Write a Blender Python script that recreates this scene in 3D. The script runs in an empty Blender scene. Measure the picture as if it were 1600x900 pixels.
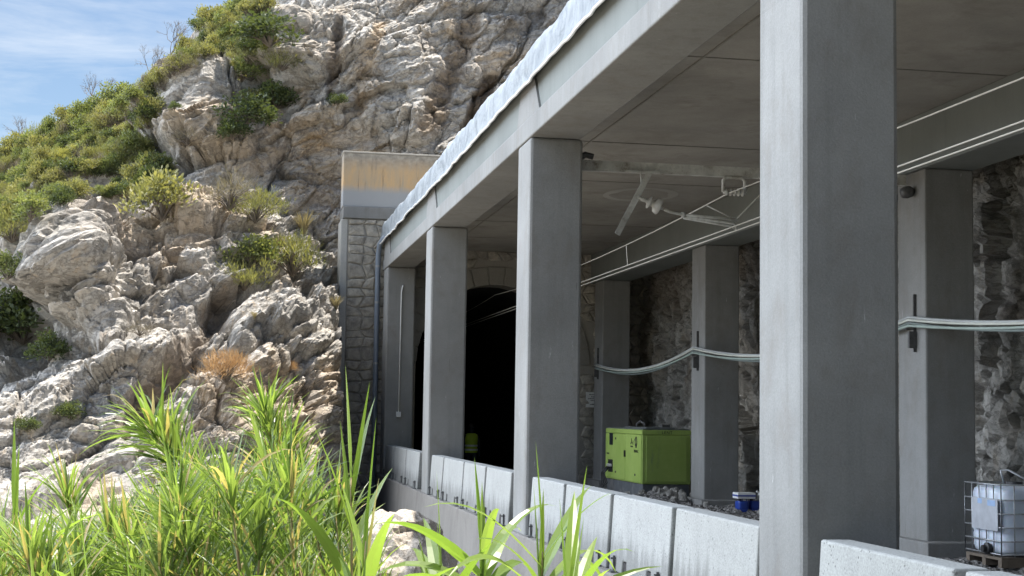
import bpy, bmesh, math, random
import numpy as np
from mathutils import Vector, Matrix
random.seed(7); rng = np.random.default_rng(7)
S = bpy.context.scene
COL = S.collection

# ------------------------------------------------------------------ camera
YAW, PITCH, ROLL, FPX = math.radians(10.544), math.radians(4.837), math.radians(.908), 2349.7
def cam_axes():
    cy, sy, cp, sp = math.cos(YAW), math.sin(YAW), math.cos(PITCH), math.sin(PITCH)
    f = np.array([sy*cp, cy*cp, sp]); r = np.array([cy, -sy, 0.]); u = np.cross(r, f)
    c, s = math.cos(ROLL), math.sin(ROLL)
    return c*r+s*u, -s*r+c*u, f
CR, CU, CF = cam_axes()
cam_data = bpy.data.cameras.new('camera'); cam = bpy.data.objects.new('camera', cam_data); COL.objects.link(cam)
cam.matrix_world = Matrix(((CR[0], CU[0], -CF[0], 0), (CR[1], CU[1], -CF[1], 0), (CR[2], CU[2], -CF[2], 0), (0, 0, 0, 1)))
cam_data.sensor_width = 36; cam_data.lens = 36*FPX/1600
cam_data.clip_start = .1; cam_data.clip_end = 3000
S.camera = cam
def at_y(u, v, y):
    r = CF+CR*(u-800)/FPX+CU*(450-v)/FPX
    return r*y/r[1]

# ------------------------------------------------------------------ sky, sun, exposure
SUN_EL, SUN_AZ = math.radians(71), math.radians(60)
W = bpy.data.worlds.new('World'); S.world = W; W.use_nodes = True
nt = W.node_tree; nt.nodes.clear()
def wn(t, **k):
    n = nt.nodes.new(t)
    for a, b in k.items(): setattr(n, a, b)
    return n
sky = wn('ShaderNodeTexSky', sky_type='NISHITA', sun_disc=False, sun_elevation=SUN_EL, sun_rotation=SUN_AZ, air_density=1.0, dust_density=.6, ozone_density=2.0)
tc = wn('ShaderNodeTexCoord'); mp = wn('ShaderNodeMapping'); mp.inputs['Rotation'].default_value = (0, math.radians(-28), 0); mp.inputs['Scale'].default_value = (2.2, 3.5, 13)
nz = wn('ShaderNodeTexNoise'); nz.inputs['Scale'].default_value = 1.7; nz.inputs['Detail'].default_value = 7; nz.inputs['Roughness'].default_value = .62; nz.inputs['Distortion'].default_value = .5
rmp = wn('ShaderNodeValToRGB'); rmp.color_ramp.elements[0].position = .50; rmp.color_ramp.elements[1].position = .80
mx = wn('ShaderNodeMixRGB'); mx.inputs['Color2'].default_value = (6.6, 7.0, 7.5, 1)
mul = wn('ShaderNodeMath', operation='MULTIPLY'); mul.inputs[1].default_value = .7
bg = wn('ShaderNodeBackground'); bg.inputs['Strength'].default_value = .05
out = wn('ShaderNodeOutputWorld')
L = nt.links.new
L(tc.outputs['Generated'], mp.inputs['Vector']); L(mp.outputs[0], nz.inputs['Vector']); L(nz.outputs[0], rmp.inputs[0]); L(rmp.outputs[0], mul.inputs[0])
# unseen bright cloud bank, added in the west to light the outer faces
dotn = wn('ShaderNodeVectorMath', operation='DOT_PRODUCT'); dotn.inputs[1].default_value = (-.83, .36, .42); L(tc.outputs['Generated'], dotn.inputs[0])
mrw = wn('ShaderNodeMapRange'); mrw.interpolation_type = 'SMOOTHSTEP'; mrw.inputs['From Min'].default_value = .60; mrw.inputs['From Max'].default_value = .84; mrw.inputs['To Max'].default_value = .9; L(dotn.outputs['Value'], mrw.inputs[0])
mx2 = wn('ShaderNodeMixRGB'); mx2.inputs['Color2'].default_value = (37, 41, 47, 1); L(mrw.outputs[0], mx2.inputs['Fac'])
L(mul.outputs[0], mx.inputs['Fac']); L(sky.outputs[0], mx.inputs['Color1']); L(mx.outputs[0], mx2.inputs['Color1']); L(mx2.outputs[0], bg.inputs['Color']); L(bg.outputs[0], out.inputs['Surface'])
sun_d = bpy.data.lights.new('sun', 'SUN'); sun = bpy.data.objects.new('sun', sun_d); COL.objects.link(sun)
sun_d.energy = 3.6; sun_d.angle = math.radians(.53); sun_d.color = (1, .95, .87)
sdir = Vector((math.sin(SUN_AZ)*math.cos(SUN_EL), math.cos(SUN_AZ)*math.cos(SUN_EL), math.sin(SUN_EL)))
sun.rotation_euler = sdir.to_track_quat('Z', 'Y').to_euler(); sun.location = (0, 0, 40)
S.view_settings.view_transform = 'Standard'; S.view_settings.look = 'None'
S.view_settings.exposure = 1.6; S.view_settings.gamma = 1; S.view_settings.use_curve_mapping = False
S.render.engine = 'CYCLES'
S.cycles.max_bounces = 8; S.cycles.diffuse_bounces = 5; S.cycles.transparent_max_bounces = 8

# ------------------------------------------------------------------ helpers
class MB:
    def __init__(s): s.v = []; s.f = []; s.m = []
    def add(s, vs, fs, mi=0):
        o = len(s.v); s.v += [tuple(p) for p in vs]; s.f += [tuple(i+o for i in f) for f in fs]; s.m += [mi]*len(fs); return s
    def box(s, x0, x1, y0, y1, z0, z1, mi=0):
        v = [(x0, y0, z0), (x1, y0, z0), (x1, y1, z0), (x0, y1, z0), (x0, y0, z1), (x1, y0, z1), (x1, y1, z1), (x0, y1, z1)]
        return s.add(v, [(0, 3, 2, 1), (4, 5, 6, 7), (0, 1, 5, 4), (1, 2, 6, 5), (2, 3, 7, 6), (3, 0, 4, 7)], mi)
    def tube(s, pts, r, n=8, mi=0, cap=True):
        pts = [Vector(p) for p in pts]; k = len(pts)
        rr = r if hasattr(r, '__len__') else [r]*k
        vs = []; ref = None
        for i, p in enumerate(pts):
            t = (pts[min(i+1, k-1)]-pts[max(i-1, 0)]).normalized()
            if ref is None or abs(ref.dot(t)) > .95: ref = Vector((0, 0, 1)) if abs(t.z) < .9 else Vector((1, 0, 0))
            a = (ref-t*ref.dot(t)).normalized(); b = t.cross(a); ref = a
            for j in range(n):
                q = 2*math.pi*j/n; vs.append(p+(a*math.cos(q)+b*math.sin(q))*rr[i])
        fs = [(i*n+j, i*n+(j+1) % n, (i+1)*n+(j+1) % n, (i+1)*n+j) for i in range(k-1) for j in range(n)]
        if cap: fs += [tuple(range(n))[::-1], tuple(range((k-1)*n, k*n))]
        return s.add(vs, fs, mi)
    def prism(s, prof, y0, y1, axis='y', mi=0):
        n = len(prof)
        mk = {'y': lambda a, b, c: (a, c, b), 'x': lambda a, b, c: (c, a, b), 'z': lambda a, b, c: (a, b, c)}[axis]
        vs = [mk(a, b, y0) for a, b in prof]+[mk(a, b, y1) for a, b in prof]
        fs = [(i, (i+1) % n, n+(i+1) % n, n+i) for i in range(n)]+[tuple(range(n))[::-1], tuple(range(n, 2*n))]
        return s.add(vs, fs, mi)
    def lathe(s, prof, o, ax, n=14, mi=0):
        ax = Vector(ax).normalized(); a = ax.orthogonal().normalized(); b = ax.cross(a); o = Vector(o)
        vs = [o+ax*h+(a*math.cos(2*math.pi*j/n)+b*math.sin(2*math.pi*j/n))*max(r, 1e-4) for h, r in prof for j in range(n)]
        k = len(prof)
        fs = [(i*n+j, i*n+(j+1) % n, (i+1)*n+(j+1) % n, (i+1)*n+j) for i in range(k-1) for j in range(n)]+[tuple(range(n))[::-1], tuple(range((k-1)*n, k*n))]
        return s.add(vs, fs, mi)
    def build(s, name, mat, parent=None, bevel=0, smooth=False, loc=None, fix=True):
        me = bpy.data.meshes.new(name)
        base = Vector(parent.get('_org', (0, 0, 0))) if parent else Vector(loc or (0, 0, 0))
        me.from_pydata([(p[0]-base.x, p[1]-base.y, p[2]-base.z) for p in s.v], [], s.f)
        for m in (mat if isinstance(mat, (list, tuple)) else [mat]): me.materials.append(m)
        if any(s.m): me.polygons.foreach_set('material_index', s.m)
        if fix:
            bm = bmesh.new(); bm.from_mesh(me); bmesh.ops.recalc_face_normals(bm, faces=bm.faces); bm.to_mesh(me); bm.free()
        if smooth: me.polygons.foreach_set('use_smooth', [True]*len(me.polygons))
        o = bpy.data.objects.new(name, me); COL.objects.link(o)
        if parent: o.parent = parent; o['_org'] = tuple(base)
        else: o.location = base; o['_org'] = tuple(base)
        if bevel:
            b = o.modifiers.new('bevel', 'BEVEL'); b.width = bevel; b.segments = 2; b.limit_method = 'ANGLE'
        return o
def tag(o, label=None, cat=None, group=None, kind=None):
    if label: o['label'] = label
    if cat: o['category'] = cat
    if group: o['group'] = group
    if kind: o['kind'] = kind
    return o
def thing(name, label, cat, loc, group=None):
    o = bpy.data.objects.new(name, None); COL.objects.link(o); o.location = loc; o['_org'] = tuple(float(c) for c in loc)
    o.empty_display_size = .2
    return tag(o, label, cat, group)
def copy_tree(o, parent=None):
    c = o.copy(); COL.objects.link(c)
    if parent: c.parent = parent
    for ch in o.children: copy_tree(ch, c)
    return c

# ------------------------------------------------------------------ numpy noise
def _h(ix, iy, iz, s):
    h = (ix.astype(np.int64)*374761393+iy.astype(np.int64)*668265263+iz.astype(np.int64)*2147483647+s*1274126177) & 0xffffffff
    h = ((h ^ (h >> 13))*1274126177) & 0xffffffff
    h = ((h ^ (h >> 16))*2246822519) & 0xffffffff
    return ((h ^ (h >> 15)) & 0xffffff)/float(0xffffff)
def vnoise(p, s=0):
    i = np.floor(p); f = p-i; f = f*f*f*(f*(f*6-15)+10); i = i.astype(np.int64); r = 0
    for dx in (0, 1):
        for dy in (0, 1):
            for dz in (0, 1):
                w = (f[:, 0] if dx else 1-f[:, 0])*(f[:, 1] if dy else 1-f[:, 1])*(f[:, 2] if dz else 1-f[:, 2])
                r = r+w*_h(i[:, 0]+dx, i[:, 1]+dy, i[:, 2]+dz, s)
    return r*2-1
def fbm(p, o=4, s=0, g=.5):
    r = 0; a = 1; q = p.copy()
    for k in range(o): r = r+a*vnoise(q, s+k); a *= g; q = q*2.03+7.1
    return r
def vor(p, s=0):
    """nearest cell: random height, random tilt height, distance to second minus first"""
    i = np.floor(p).astype(np.int64); n = len(p)
    f1 = np.full(n, 9.); f2 = np.full(n, 9.); val = np.zeros(n); til = np.zeros(n)
    for dx in (-1, 0, 1):
        for dy in (-1, 0, 1):
            for dz in (-1, 0, 1):
                a, b, c = i[:, 0]+dx, i[:, 1]+dy, i[:, 2]+dz
                o = np.stack([a+_h(a, b, c, s), b+_h(a, b, c, s+1), c+_h(a, b, c, s+2)], 1)
                d = p-o; q = np.sqrt((d*d).sum(1)); m = q < f1
                f2 = np.where(m, f1, np.minimum(f2, q)); f1 = np.where(m, q, f1)
                val = np.where(m, _h(a, b, c, s+3)*2-1, val)
                t = d[:, 0]*(_h(a, b, c, s+4)*2-1)+d[:, 1]*(_h(a, b, c, s+5)*2-1)+d[:, 2]*(_h(a, b, c, s+6)*2-1)
                til = np.where(m, t, til)
    return val, til, f2-f1

# ------------------------------------------------------------------ materials
def new_mat(name):
    m = bpy.data.materials.new(name); m.use_nodes = True; t = m.node_tree; t.nodes.clear()
    o = t.nodes.new('ShaderNodeOutputMaterial'); b = t.nodes.new('ShaderNodeBsdfPrincipled'); t.links.new(b.outputs[0], o.inputs[0])
    return m, t, b, o
def node(t, ty, **k):
    n = t.nodes.new(ty)
    for a, b in k.items():
        if a.startswith('i_'):
            key = a[2:].replace('_', ' ')
            n.inputs[key].default_value = b
        else: setattr(n, a, b)
    return n
def noise(t, vec, scale, detail=5, rough=.6, dist=0):
    n = t.nodes.new('ShaderNodeTexNoise'); n.inputs['Scale'].default_value = scale; n.inputs['Detail'].default_value = detail
    n.inputs['Roughness'].default_value = rough; n.inputs['Distortion'].default_value = dist
    t.links.new(vec, n.inputs['Vector']); return n.outputs[0]
def ramp(t, fac, a, b, ca=(0, 0, 0, 1), cb=(1, 1, 1, 1)):
    n = t.nodes.new('ShaderNodeValToRGB'); e = n.color_ramp.elements
    e[0].position = a; e[1].position = b; e[0].color = ca; e[1].color = cb; t.links.new(fac, n.inputs[0]); return n.outputs[0]
def mix(t, fac, a, b, mode='MIX'):
    n = t.nodes.new('ShaderNodeMixRGB'); n.blend_type = mode
    for sck, v in ((n.inputs[0], fac), (n.inputs[1], a), (n.inputs[2], b)):
        if hasattr(v, 'is_linked'): t.links.new(v, sck)
        else: sck.default_value = v if not isinstance(v, tuple) else (*v, 1)[:4]
    return n.outputs[0]
def mapping(t, vec, scale=(1, 1, 1), rot=(0, 0, 0), loc=(0, 0, 0)):
    n = t.nodes.new('ShaderNodeMapping'); n.inputs['Scale'].default_value = scale; n.inputs['Rotation'].default_value = rot; n.inputs['Location'].default_value = loc
    t.links.new(vec, n.inputs[0]); return n.outputs[0]
def bump(t, b, h, strength, dist=.02):
    n = t.nodes.new('ShaderNodeBump'); n.inputs['Strength'].default_value = strength; n.inputs['Distance'].default_value = dist
    t.links.new(h, n.inputs['Height']); t.links.new(n.outputs[0], b.inputs['Normal']); return n
def objco(t): return t.nodes.new('ShaderNodeTexCoord').outputs['Object']

def concrete(name, c, var=.25, streak=.2, speck=.15, bmp=.25, rough=.85, scale=1., stain=None, holes=0, form=0, foot=0):
    m, t, b, o = new_mat(name); v = objco(t)
    big = noise(t, v, .55*scale, 6, .65)
    col = mix(t, ramp(t, big, .3, .72), tuple(x*(1-var) for x in c), tuple(x*(1+var*.6) for x in c))
    st = noise(t, mapping(t, v, (6, 6, .35)), 1.0*scale, 5, .6)
    col = mix(t, ramp(t, st, .5, .78), col, mix(t, streak, col, tuple(x*.55 for x in c)))
    sp = noise(t, v, 55*scale, 3, .7)
    col = mix(t, speck, col, mix(t, ramp(t, sp, .35, .65), tuple(x*.45 for x in c), tuple(min(.9, x*1.5) for x in c)))
    if stain:
        s2 = noise(t, mapping(t, v, (1.2, 1.2, .8)), .8, 6, .7, .4)
        col = mix(t, ramp(t, s2, .52, .7), col, stain)
    h = mix(t, .5, noise(t, v, 14*scale, 6, .7), sp)
    if holes:
        vo = t.nodes.new('ShaderNodeTexVoronoi'); vo.inputs['Scale'].default_value = holes; t.links.new(v, vo.inputs['Vector'])
        pit = ramp(t, vo.outputs['Distance'], .12, .3); gate = ramp(t, noise(t, v, holes*.4, 2), .5, .6)
        pit = mix(t, gate, (1, 1, 1), pit)
        col = mix(t, pit, tuple(x*.5 for x in c), col); h = mix(t, .7, h, pit)
    if foot:
        sf = t.nodes.new('ShaderNodeSeparateXYZ'); t.links.new(v, sf.inputs[0])
        oi = t.nodes.new('ShaderNodeObjectInfo')
        jit = mix(t, 1, mapping(t, v, (9, 9, .5)), oi.outputs['Random'], 'ADD')
        dn_ = node(t, 'ShaderNodeMath', operation='MULTIPLY'); dn_.inputs[1].default_value = .95; t.links.new(noise(t, jit, 1, 5, .7), dn_.inputs[0])
        df = node(t, 'ShaderNodeMath', operation='SUBTRACT'); t.links.new(dn_.outputs[0], df.inputs[0]); t.links.new(sf.outputs[2], df.inputs[1])
        col = mix(t, ramp(t, df.outputs[0], .06, .28), col, mix(t, .55, col, (.10, .10, .095)))
        col = mix(t, oi.outputs['Random'], col, mix(t, .22, col, (.22, .21, .19)))
    if form:
        sz = t.nodes.new('ShaderNodeSeparateXYZ'); t.links.new(mix(t, .01, v, noise_col(t, v, 3)), sz.inputs[0])
        d1 = node(t, 'ShaderNodeMath', operation='DIVIDE'); d1.inputs[1].default_value = form; t.links.new(sz.outputs[2], d1.inputs[0])
        fr = node(t, 'ShaderNodeMath', operation='FRACT'); t.links.new(d1.outputs[0], fr.inputs[0])
        jl = ramp(t, fr.outputs[0], .0, .006)
        col = mix(t, jl, mix(t, .05, col, tuple(x*.35 for x in c)), col); h = mix(t, .12, h, jl)
        fl = node(t, 'ShaderNodeMath', operation='FLOOR'); t.links.new(d1.outputs[0], fl.inputs[0])
        wn_ = node(t, 'ShaderNodeTexWhiteNoise', noise_dimensions='1D'); t.links.new(fl.outputs[0], wn_.inputs['W'])
        col = mix(t, wn_.outputs['Value'], col, mix(t, .06, col, (.1, .095, .09)))
        sc1 = noise(t, mapping(t, v, (7, 7, 1.1)), 1.6, 5, .75, .3)
        col = mix(t, ramp(t, sc1, .67, .72), col, mix(t, .5, col, (.7, .7, .68)))
        sc3 = noise(t, mapping(t, v, (26, 26, .8), (0, 0, 0), (2, 7, 0)), 1.0, 3, .6)
        col = mix(t, ramp(t, sc3, .735, .76), col, mix(t, .7, col, (.05, .05, .05)))
        sc2 = noise(t, mapping(t, v, (2.2, 2.2, 1.3), (0, 0, 0), (5, 3, 1)), 1.1, 7, .72, .2)
        col = mix(t, ramp(t, sc2, .5, .7), col, mix(t, .5, col, (.185, .165, .145)))
    t.links.new(col, b.inputs['Base Color']); b.inputs['Roughness'].default_value = rough
    b.inputs['Specular IOR Level'].default_value = .3
    bump(t, b, h, bmp, .02); return m
def plain(name, c, rough=.5, metal=0, var=.15, scale=6, bmp=.05, dirt=None):
    m, t, b, o = new_mat(name); v = objco(t)
    n1 = noise(t, v, scale, 5, .65)
    col = mix(t, ramp(t, n1, .3, .7), tuple(x*(1-var) for x in c), tuple(min(1, x*(1+var)) for x in c))
    if dirt: col = mix(t, ramp(t, noise(t, v, scale*.5, 7, .7), .5, .68), col, dirt)
    t.links.new(col, b.inputs['Base Color']); b.inputs['Roughness'].default_value = rough; b.inputs['Metallic'].default_value = metal
    if bmp: bump(t, b, noise(t, v, scale*5, 4), bmp, .01)
    return m
def leaf_mat(name, c1, c2, trans=.45, rough=.5, dead=None, deadamt=.12, tcol=None):
    m, t, b, o = new_mat(name)
    g = t.nodes.new('ShaderNodeNewGeometry'); oi = t.nodes.new('ShaderNodeObjectInfo')
    col = mix(t, g.outputs['Random Per Island'], c1, c2)
    rnd = node(t, 'ShaderNodeMath', operation='MULTIPLY'); rnd.inputs[1].default_value = .45; t.links.new(oi.outputs['Random'], rnd.inputs[0])
    col = mix(t, rnd.outputs[0], col, tuple((a*.5+b_*.5)*.6 for a, b_ in zip(c1, c2)))
    if dead:
        mm = node(t, 'ShaderNodeMath', operation='MULTIPLY'); mm.inputs[1].default_value = 7.31; t.links.new(g.outputs['Random Per Island'], mm.inputs[0])
        fr = node(t, 'ShaderNodeMath', operation='FRACT'); t.links.new(mm.outputs[0], fr.inputs[0])
        col = mix(t, ramp(t, fr.outputs[0], 1-deadamt-.02, 1-deadamt), col, dead)
    t.links.new(col, b.inputs['Base Color']); b.inputs['Roughness'].default_value = rough; b.inputs['Specular IOR Level'].default_value = .4
    tr = t.nodes.new('ShaderNodeBsdfTranslucent'); ms = t.nodes.new('ShaderNodeMixShader'); ms.inputs[0].default_value = trans
    t.links.new(mix(t, 1, col, tcol or (1.7, 1.6, .7), 'MULTIPLY'), tr.inputs['Color'])
    t.links.new(b.outputs[0], ms.inputs[1]); t.links.new(tr.outputs[0], ms.inputs[2]); t.links.new(ms.outputs[0], o.inputs[0])
    return m

def rock_mat(name, light, dark, tan, fine=1.):
    m, t, b, o = new_mat(name); v = objco(t)
    at = t.nodes.new('ShaderNodeAttribute'); at.attribute_name = 'tint'; sep = t.nodes.new('ShaderNodeSeparateColor'); t.links.new(at.outputs['Color'], sep.inputs[0])
    n1 = noise(t, mapping(t, v, (1, 1, 1), (0, .7, 0)), .9, 8, .68, .4)
    col = mix(t, ramp(t, n1, .36, .62), dark, light)
    n2 = noise(t, v, 6*fine, 7, .7, .3)
    col = mix(t, ramp(t, n2, .45, .7), col, mix(t, .55, col, tuple(x*.5 for x in dark)))
    n4 = noise(t, mapping(t, v, (2.2, 2.2, .9), (0, .6, 0)), 1.6, 6, .7, .5)
    col = mix(t, ramp(t, n4, .54, .72), col, mix(t, .7, col, tan))
    col = mix(t, sep.outputs[0], col, mix(t, ramp(t, n2, .3, .7), tuple(x*.75 for x in tan), tuple(x*1.15 for x in tan)))
    col = mix(t, sep.outputs[1], col, (.12, .11, .10))
    col = mix(t, sep.outputs[2], col, (.13, .095, .065))
    fr1 = noise(t, mapping(t, v, (1, 1, 1.6), (0, .5, 0)), 1.7*fine, 9, .72, .6)
    ab = node(t, 'ShaderNodeMath', operation='SUBTRACT'); ab.inputs[1].default_value = .5; t.links.new(fr1, ab.inputs[0])
    ab2 = node(t, 'ShaderNodeMath', operation='ABSOLUTE'); t.links.new(ab.outputs[0], ab2.inputs[0]); frl = ramp(t, ab2.outputs[0], .0, .022)
    fr2 = noise(t, mapping(t, v, (1, 1, 2.2), (0, .9, 0)), 4.5*fine, 7, .7, .5)
    ac = node(t, 'ShaderNodeMath', operation='SUBTRACT'); ac.inputs[1].default_value = .48; t.links.new(fr2, ac.inputs[0])
    ac2 = node(t, 'ShaderNodeMath', operation='ABSOLUTE'); t.links.new(ac.outputs[0], ac2.inputs[0]); frm = ramp(t, ac2.outputs[0], .0, .02)
    lines = mix(t, 1, frl, mix(t, .6, (1, 1, 1), frm), 'MULTIPLY')
    col = mix(t, lines, mix(t, .52, col, (.09, .08, .07)), col)
    # pale lichen specks
    n3 = noise(t, v, 24*fine, 4, .75)
    col = mix(t, ramp(t, n3, .62, .74), col, (.5, .5, .47))
    t.links.new(col, b.inputs['Base Color']); b.inputs['Roughness'].default_value = .9; b.inputs['Specular IOR Level'].default_value = .2
    vo = t.nodes.new('ShaderNodeTexVoronoi'); vo.feature = 'DISTANCE_TO_EDGE'; vo.inputs['Scale'].default_value = 5*fine
    t.links.new(mix(t, .12, mapping(t, v, (1, 1, 1.7), (0, .7, 0)), noise_col(t, v, 4)), vo.inputs['Vector'])
    h = mix(t, .45, mix(t, .5, noise(t, v, 7*fine, 10, .75, .4), lines), noise(t, mapping(t, v, (3, 3, 9), (0, .65, 0)), 1.6*fine, 8, .7, .6))
    bump(t, b, h, .75, .06); return m
def noise_col(t, v, sc):
    n = t.nodes.new('ShaderNodeTexNoise'); n.inputs['Scale'].default_value = sc; n.inputs['Detail'].default_value = 4; t.links.new(v, n.inputs['Vector']); return n.outputs['Color']

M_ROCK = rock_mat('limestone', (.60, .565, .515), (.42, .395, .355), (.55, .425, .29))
M_WALLROCK = rock_mat('grey_limestone', (.40, .39, .36), (.32, .31, .285), (.38, .33, .26))  # greyer rock for the wall behind the gallery and the rubble
M_GREY = concrete('painted_concrete', (.262, .262, .253), .24, .45, .14, .35, form=2.7)
M_FASCIA = concrete('fascia_concrete', (.20, .215, .205), .14, .25, .08, .15)
M_CEIL = concrete('ceiling_concrete', (.36, .345, .315), .28, .2, .12, .25, stain=(.25, .235, .21))
M_BARRIER = concrete("precast_concrete", (.36, .365, .35), .28, .45, .3, .5, holes=26, foot=1)
M_PLINTH = concrete('plinth_concrete', (.22, .205, .185), .25, .4, .15, .4, stain=(.16, .145, .13))
M_PARAPET = None
M_STEEL = plain('galvanised_steel', (.36, .37, .38), .45, .7, .2, 9)
M_DULL = plain('grey_painted_steel', (.60, .60, .57), .6, .2, .25, 8, dirt=(.25, .22, .19))
M_DARKSTEEL = plain('dark_steel', (.10, .10, .10), .6, .4, .3, 12)
M_PIPE = plain('grey_plastic_pipe', (.20, .235, .29), .4, 0, .08, 3, 0)
M_WHITE = plain('white_paint', (.72, .72, .70), .5, 0, .08, 5, .02)
M_WIRE = plain('copper_wire_pale', (.62, .60, .54), .4, .3, .1, 3, 0)
M_BLACK = plain('black_plastic', (.02, .02, .022), .5, 0, .2, 6, 0)

# ------------------------------------------------------------------ ground
def ground_z(x, y):
    return -2.75+.12*np.sin(x*.7+y*.23)+.1*np.sin(y*.61-x*.4)-.25*np.clip((-x)/10, 0, 4)
def grid_obj(name, X, Y, Z, mat, kind='structure'):
    n, k = X.shape
    v = np.stack([X.ravel(), Y.ravel(), Z.ravel()], 1)
    a = (np.arange(n-1)[:, None]*k+np.arange(k-1)).ravel()
    f = np.stack([a, a+1, a+k+1, a+k], 1)
    return mesh_np(name, v, f, mat, kind)
def mesh_np(name, v, f, mat, kind='structure', flat=False):
    me = bpy.data.meshes.new(name); me.vertices.add(len(v)); me.vertices.foreach_set('co', v.astype(np.float32).ravel())
    nf, k = f.shape
    me.loops.add(nf*k); me.loops.foreach_set('vertex_index', f.astype(np.int32).ravel())
    me.polygons.add(nf); me.polygons.foreach_set('loop_start', np.arange(0, nf*k, k, dtype=np.int32)); me.polygons.foreach_set('loop_total', np.full(nf, k, dtype=np.int32))
    me.update(calc_edges=True); me.validate(); me.materials.append(mat)
    if flat: me.shade_flat()
    o = bpy.data.objects.new(name, me); COL.objects.link(o)
    if kind: o['kind'] = kind
    return o
m, t, b, o_ = new_mat('dry_soil'); v = objco(t)
col = mix(t, ramp(t, noise(t, v, .9, 8, .7), .35, .65), (.24, .205, .155), (.40, .36, .30))
col = mix(t, ramp(t, noise(t, v, 18, 4, .7), .55, .7), col, (.36, .34, .31))
t.links.new(col, b.inputs['Base Color']); b.inputs['Roughness'].default_value = .95; bump(t, b, noise(t, v, 9, 8, .75), 1, .08)
M_SOIL = m
gx = np.concatenate([np.linspace(-600, -40, 15), np.linspace(-38, 4.0, 140), [4.25]]); gy = np.concatenate([np.linspace(-300, -30, 12), np.linspace(-28, 46, 230), np.linspace(60, 700, 12)])
GX, GY = np.meshgrid(gx, gy)
near = (np.abs(GX) < 60) & (np.abs(GY) < 60)
GZ = ground_z(GX, GY)+np.where(near, .1*fbm(np.stack([GX.ravel(), GY.ravel(), 0*GX.ravel()], 1)*1.3, 5, 3).reshape(GX.shape), 0)
GZ = np.where(near, GZ, -3.2)-np.clip(-GX-14, 0, 40)*.5
grid_obj('ground', GX, GY, GZ, M_SOIL)

# unseen headland added behind the camera to shade the columns' near faces
hx = np.linspace(-160, 60, 150); hy = np.linspace(-170, -18, 110); HX, HY = np.meshgrid(hx, hy)
hp_ = np.stack([HX.ravel(), HY.ravel(), 0*HX.ravel()], 1)
rise = np.clip((-22-HY)/26, 0, 1)**.8*np.clip((HX+45)/30, 0, 1)
HZ = -4.5+rise*(13+6*np.clip((-HY-45)/60, 0, 1))+(rise*(4*fbm(hp_*.05, 5, 9)+2.2*fbm(hp_*.25, 4, 19)).reshape(HX.shape))
m, t, b, o_ = new_mat('added_scrub_slope'); v = objco(t)
col = mix(t, ramp(t, noise(t, v, .35, 9, .72), .4, .6), (.05, .07, .025), (.19, .165, .12)); t.links.new(col, b.inputs['Base Color']); b.inputs['Roughness'].default_value = .95
bump(t, b, noise(t, v, 1.2, 8, .75), 1, .5)
grid_obj('shading_hill', HX, HY, HZ, m)

# ------------------------------------------------------------------ cliff
CTRL = [(0, 235, 62), (69, 195, 60), (138, 160, 58), (207, 135, 57), (241, 112, 56), (275, 75, 55), (310, 38, 54), (345, 18, 53), (420, 0, 50.5),
        (0, 340, 52), (60, 300, 51), (150, 270, 50), (220, 200, 51), (0, 480, 42.5), (45, 470, 43), (30, 600, 38.8), (0, 650, 37.4), (0, 720, 36.3), (120, 720, 36.5),
        (250, 690, 36.6), (400, 690, 37.6), (520, 680, 39.5), (200, 560, 38.2), (250, 600, 38.0), (330, 600, 38.2), (480, 590, 40), (440, 480, 42.3), (525, 430, 44.5), (500, 540, 41.3),
        (120, 350, 42.6), (95, 420, 40.4), (200, 380, 42.2), (300, 360, 43), (400, 350, 43.8), (400, 440, 42.8), (250, 480, 40.8), (330, 440, 41.6), (170, 500, 39.4), (130, 460, 39.8),
        (180, 300, 46), (250, 310, 45.4), (340, 240, 46), (340, 290, 45.2), (430, 320, 45.2), (500, 340, 45.6), (310, 170, 47.3), (290, 110, 50), (400, 190, 47), (400, 120, 48.5), (480, 250, 46.2), (560, 240, 46.2),
        (450, 130, 47), (480, 40, 47.2), (600, 200, 46), (600, 60, 46.8), (700, 200, 45.8), (700, 60, 46.6), (850, 20, 47)]
cp = np.array([at_y(*c) for c in CTRL])
# world-space anchors beyond the picture
cp = np.vstack([cp, [(-25, 60, 6), (-25, 40, -3), (-14, 36, -3), (-14, 62, 9), (-12, 45, 1.5), (16, 46.5, 14), (16, 46, 5), (8, 47.5, 17), (14, 49, 19), (2, 52, 16.5), (20, 46, 9), (0, 34.8, -4.5), (-8, 33.8, -4.5), (5, 39, -4.5)]])
A = np.c_[np.ones(len(cp)), cp[:, 0], cp[:, 2]]
plane, *_ = np.linalg.lstsq(A, cp[:, 1], rcond=None)
resid = cp[:, 1]-A@plane
def _phi(a, b): return np.sqrt(((a[:, None, :]-b[None])**2).sum(2)+.15)
K = _phi(cp[:, [0, 2]], cp[:, [0, 2]]); wts = np.linalg.solve(K+np.eye(len(cp))*-.02, resid)
def base_y(x, z):
    q = np.stack([x, z], 1); r = np.empty(len(q))
    for i in range(0, len(q), 20000): r[i:i+20000] = _phi(q[i:i+20000], cp[:, [0, 2]])@wts
    return plane[0]+plane[1]*x+plane[2]*z+r
rx = [-40, -25, -14, -9.29, -7.4, -5.58, -3.92, -3.1, -2.3, -1.51, -.73, .9, 2, 4, 8, 14, 26]
rz = [2, 5.5, 8.7, 10.0, 10.8, 11.4, 11.9, 12.3, 13.0, 13.7, 14.0, 14.6, 15.6, 16.5, 17.2, 19, 22]
xs = np.concatenate([np.linspace(-40, -10, 60)[:-1], np.linspace(-10, 10.5, 500), np.linspace(10.5, 22, 60)[1:]])
ts = np.concatenate([np.linspace(0, 1, 440), 1+np.linspace(0, 1, 40)[1:]])
XX, TT = np.meshgrid(xs, ts)
zr = np.interp(XX, rx, rz); z0 = -4.8
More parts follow.
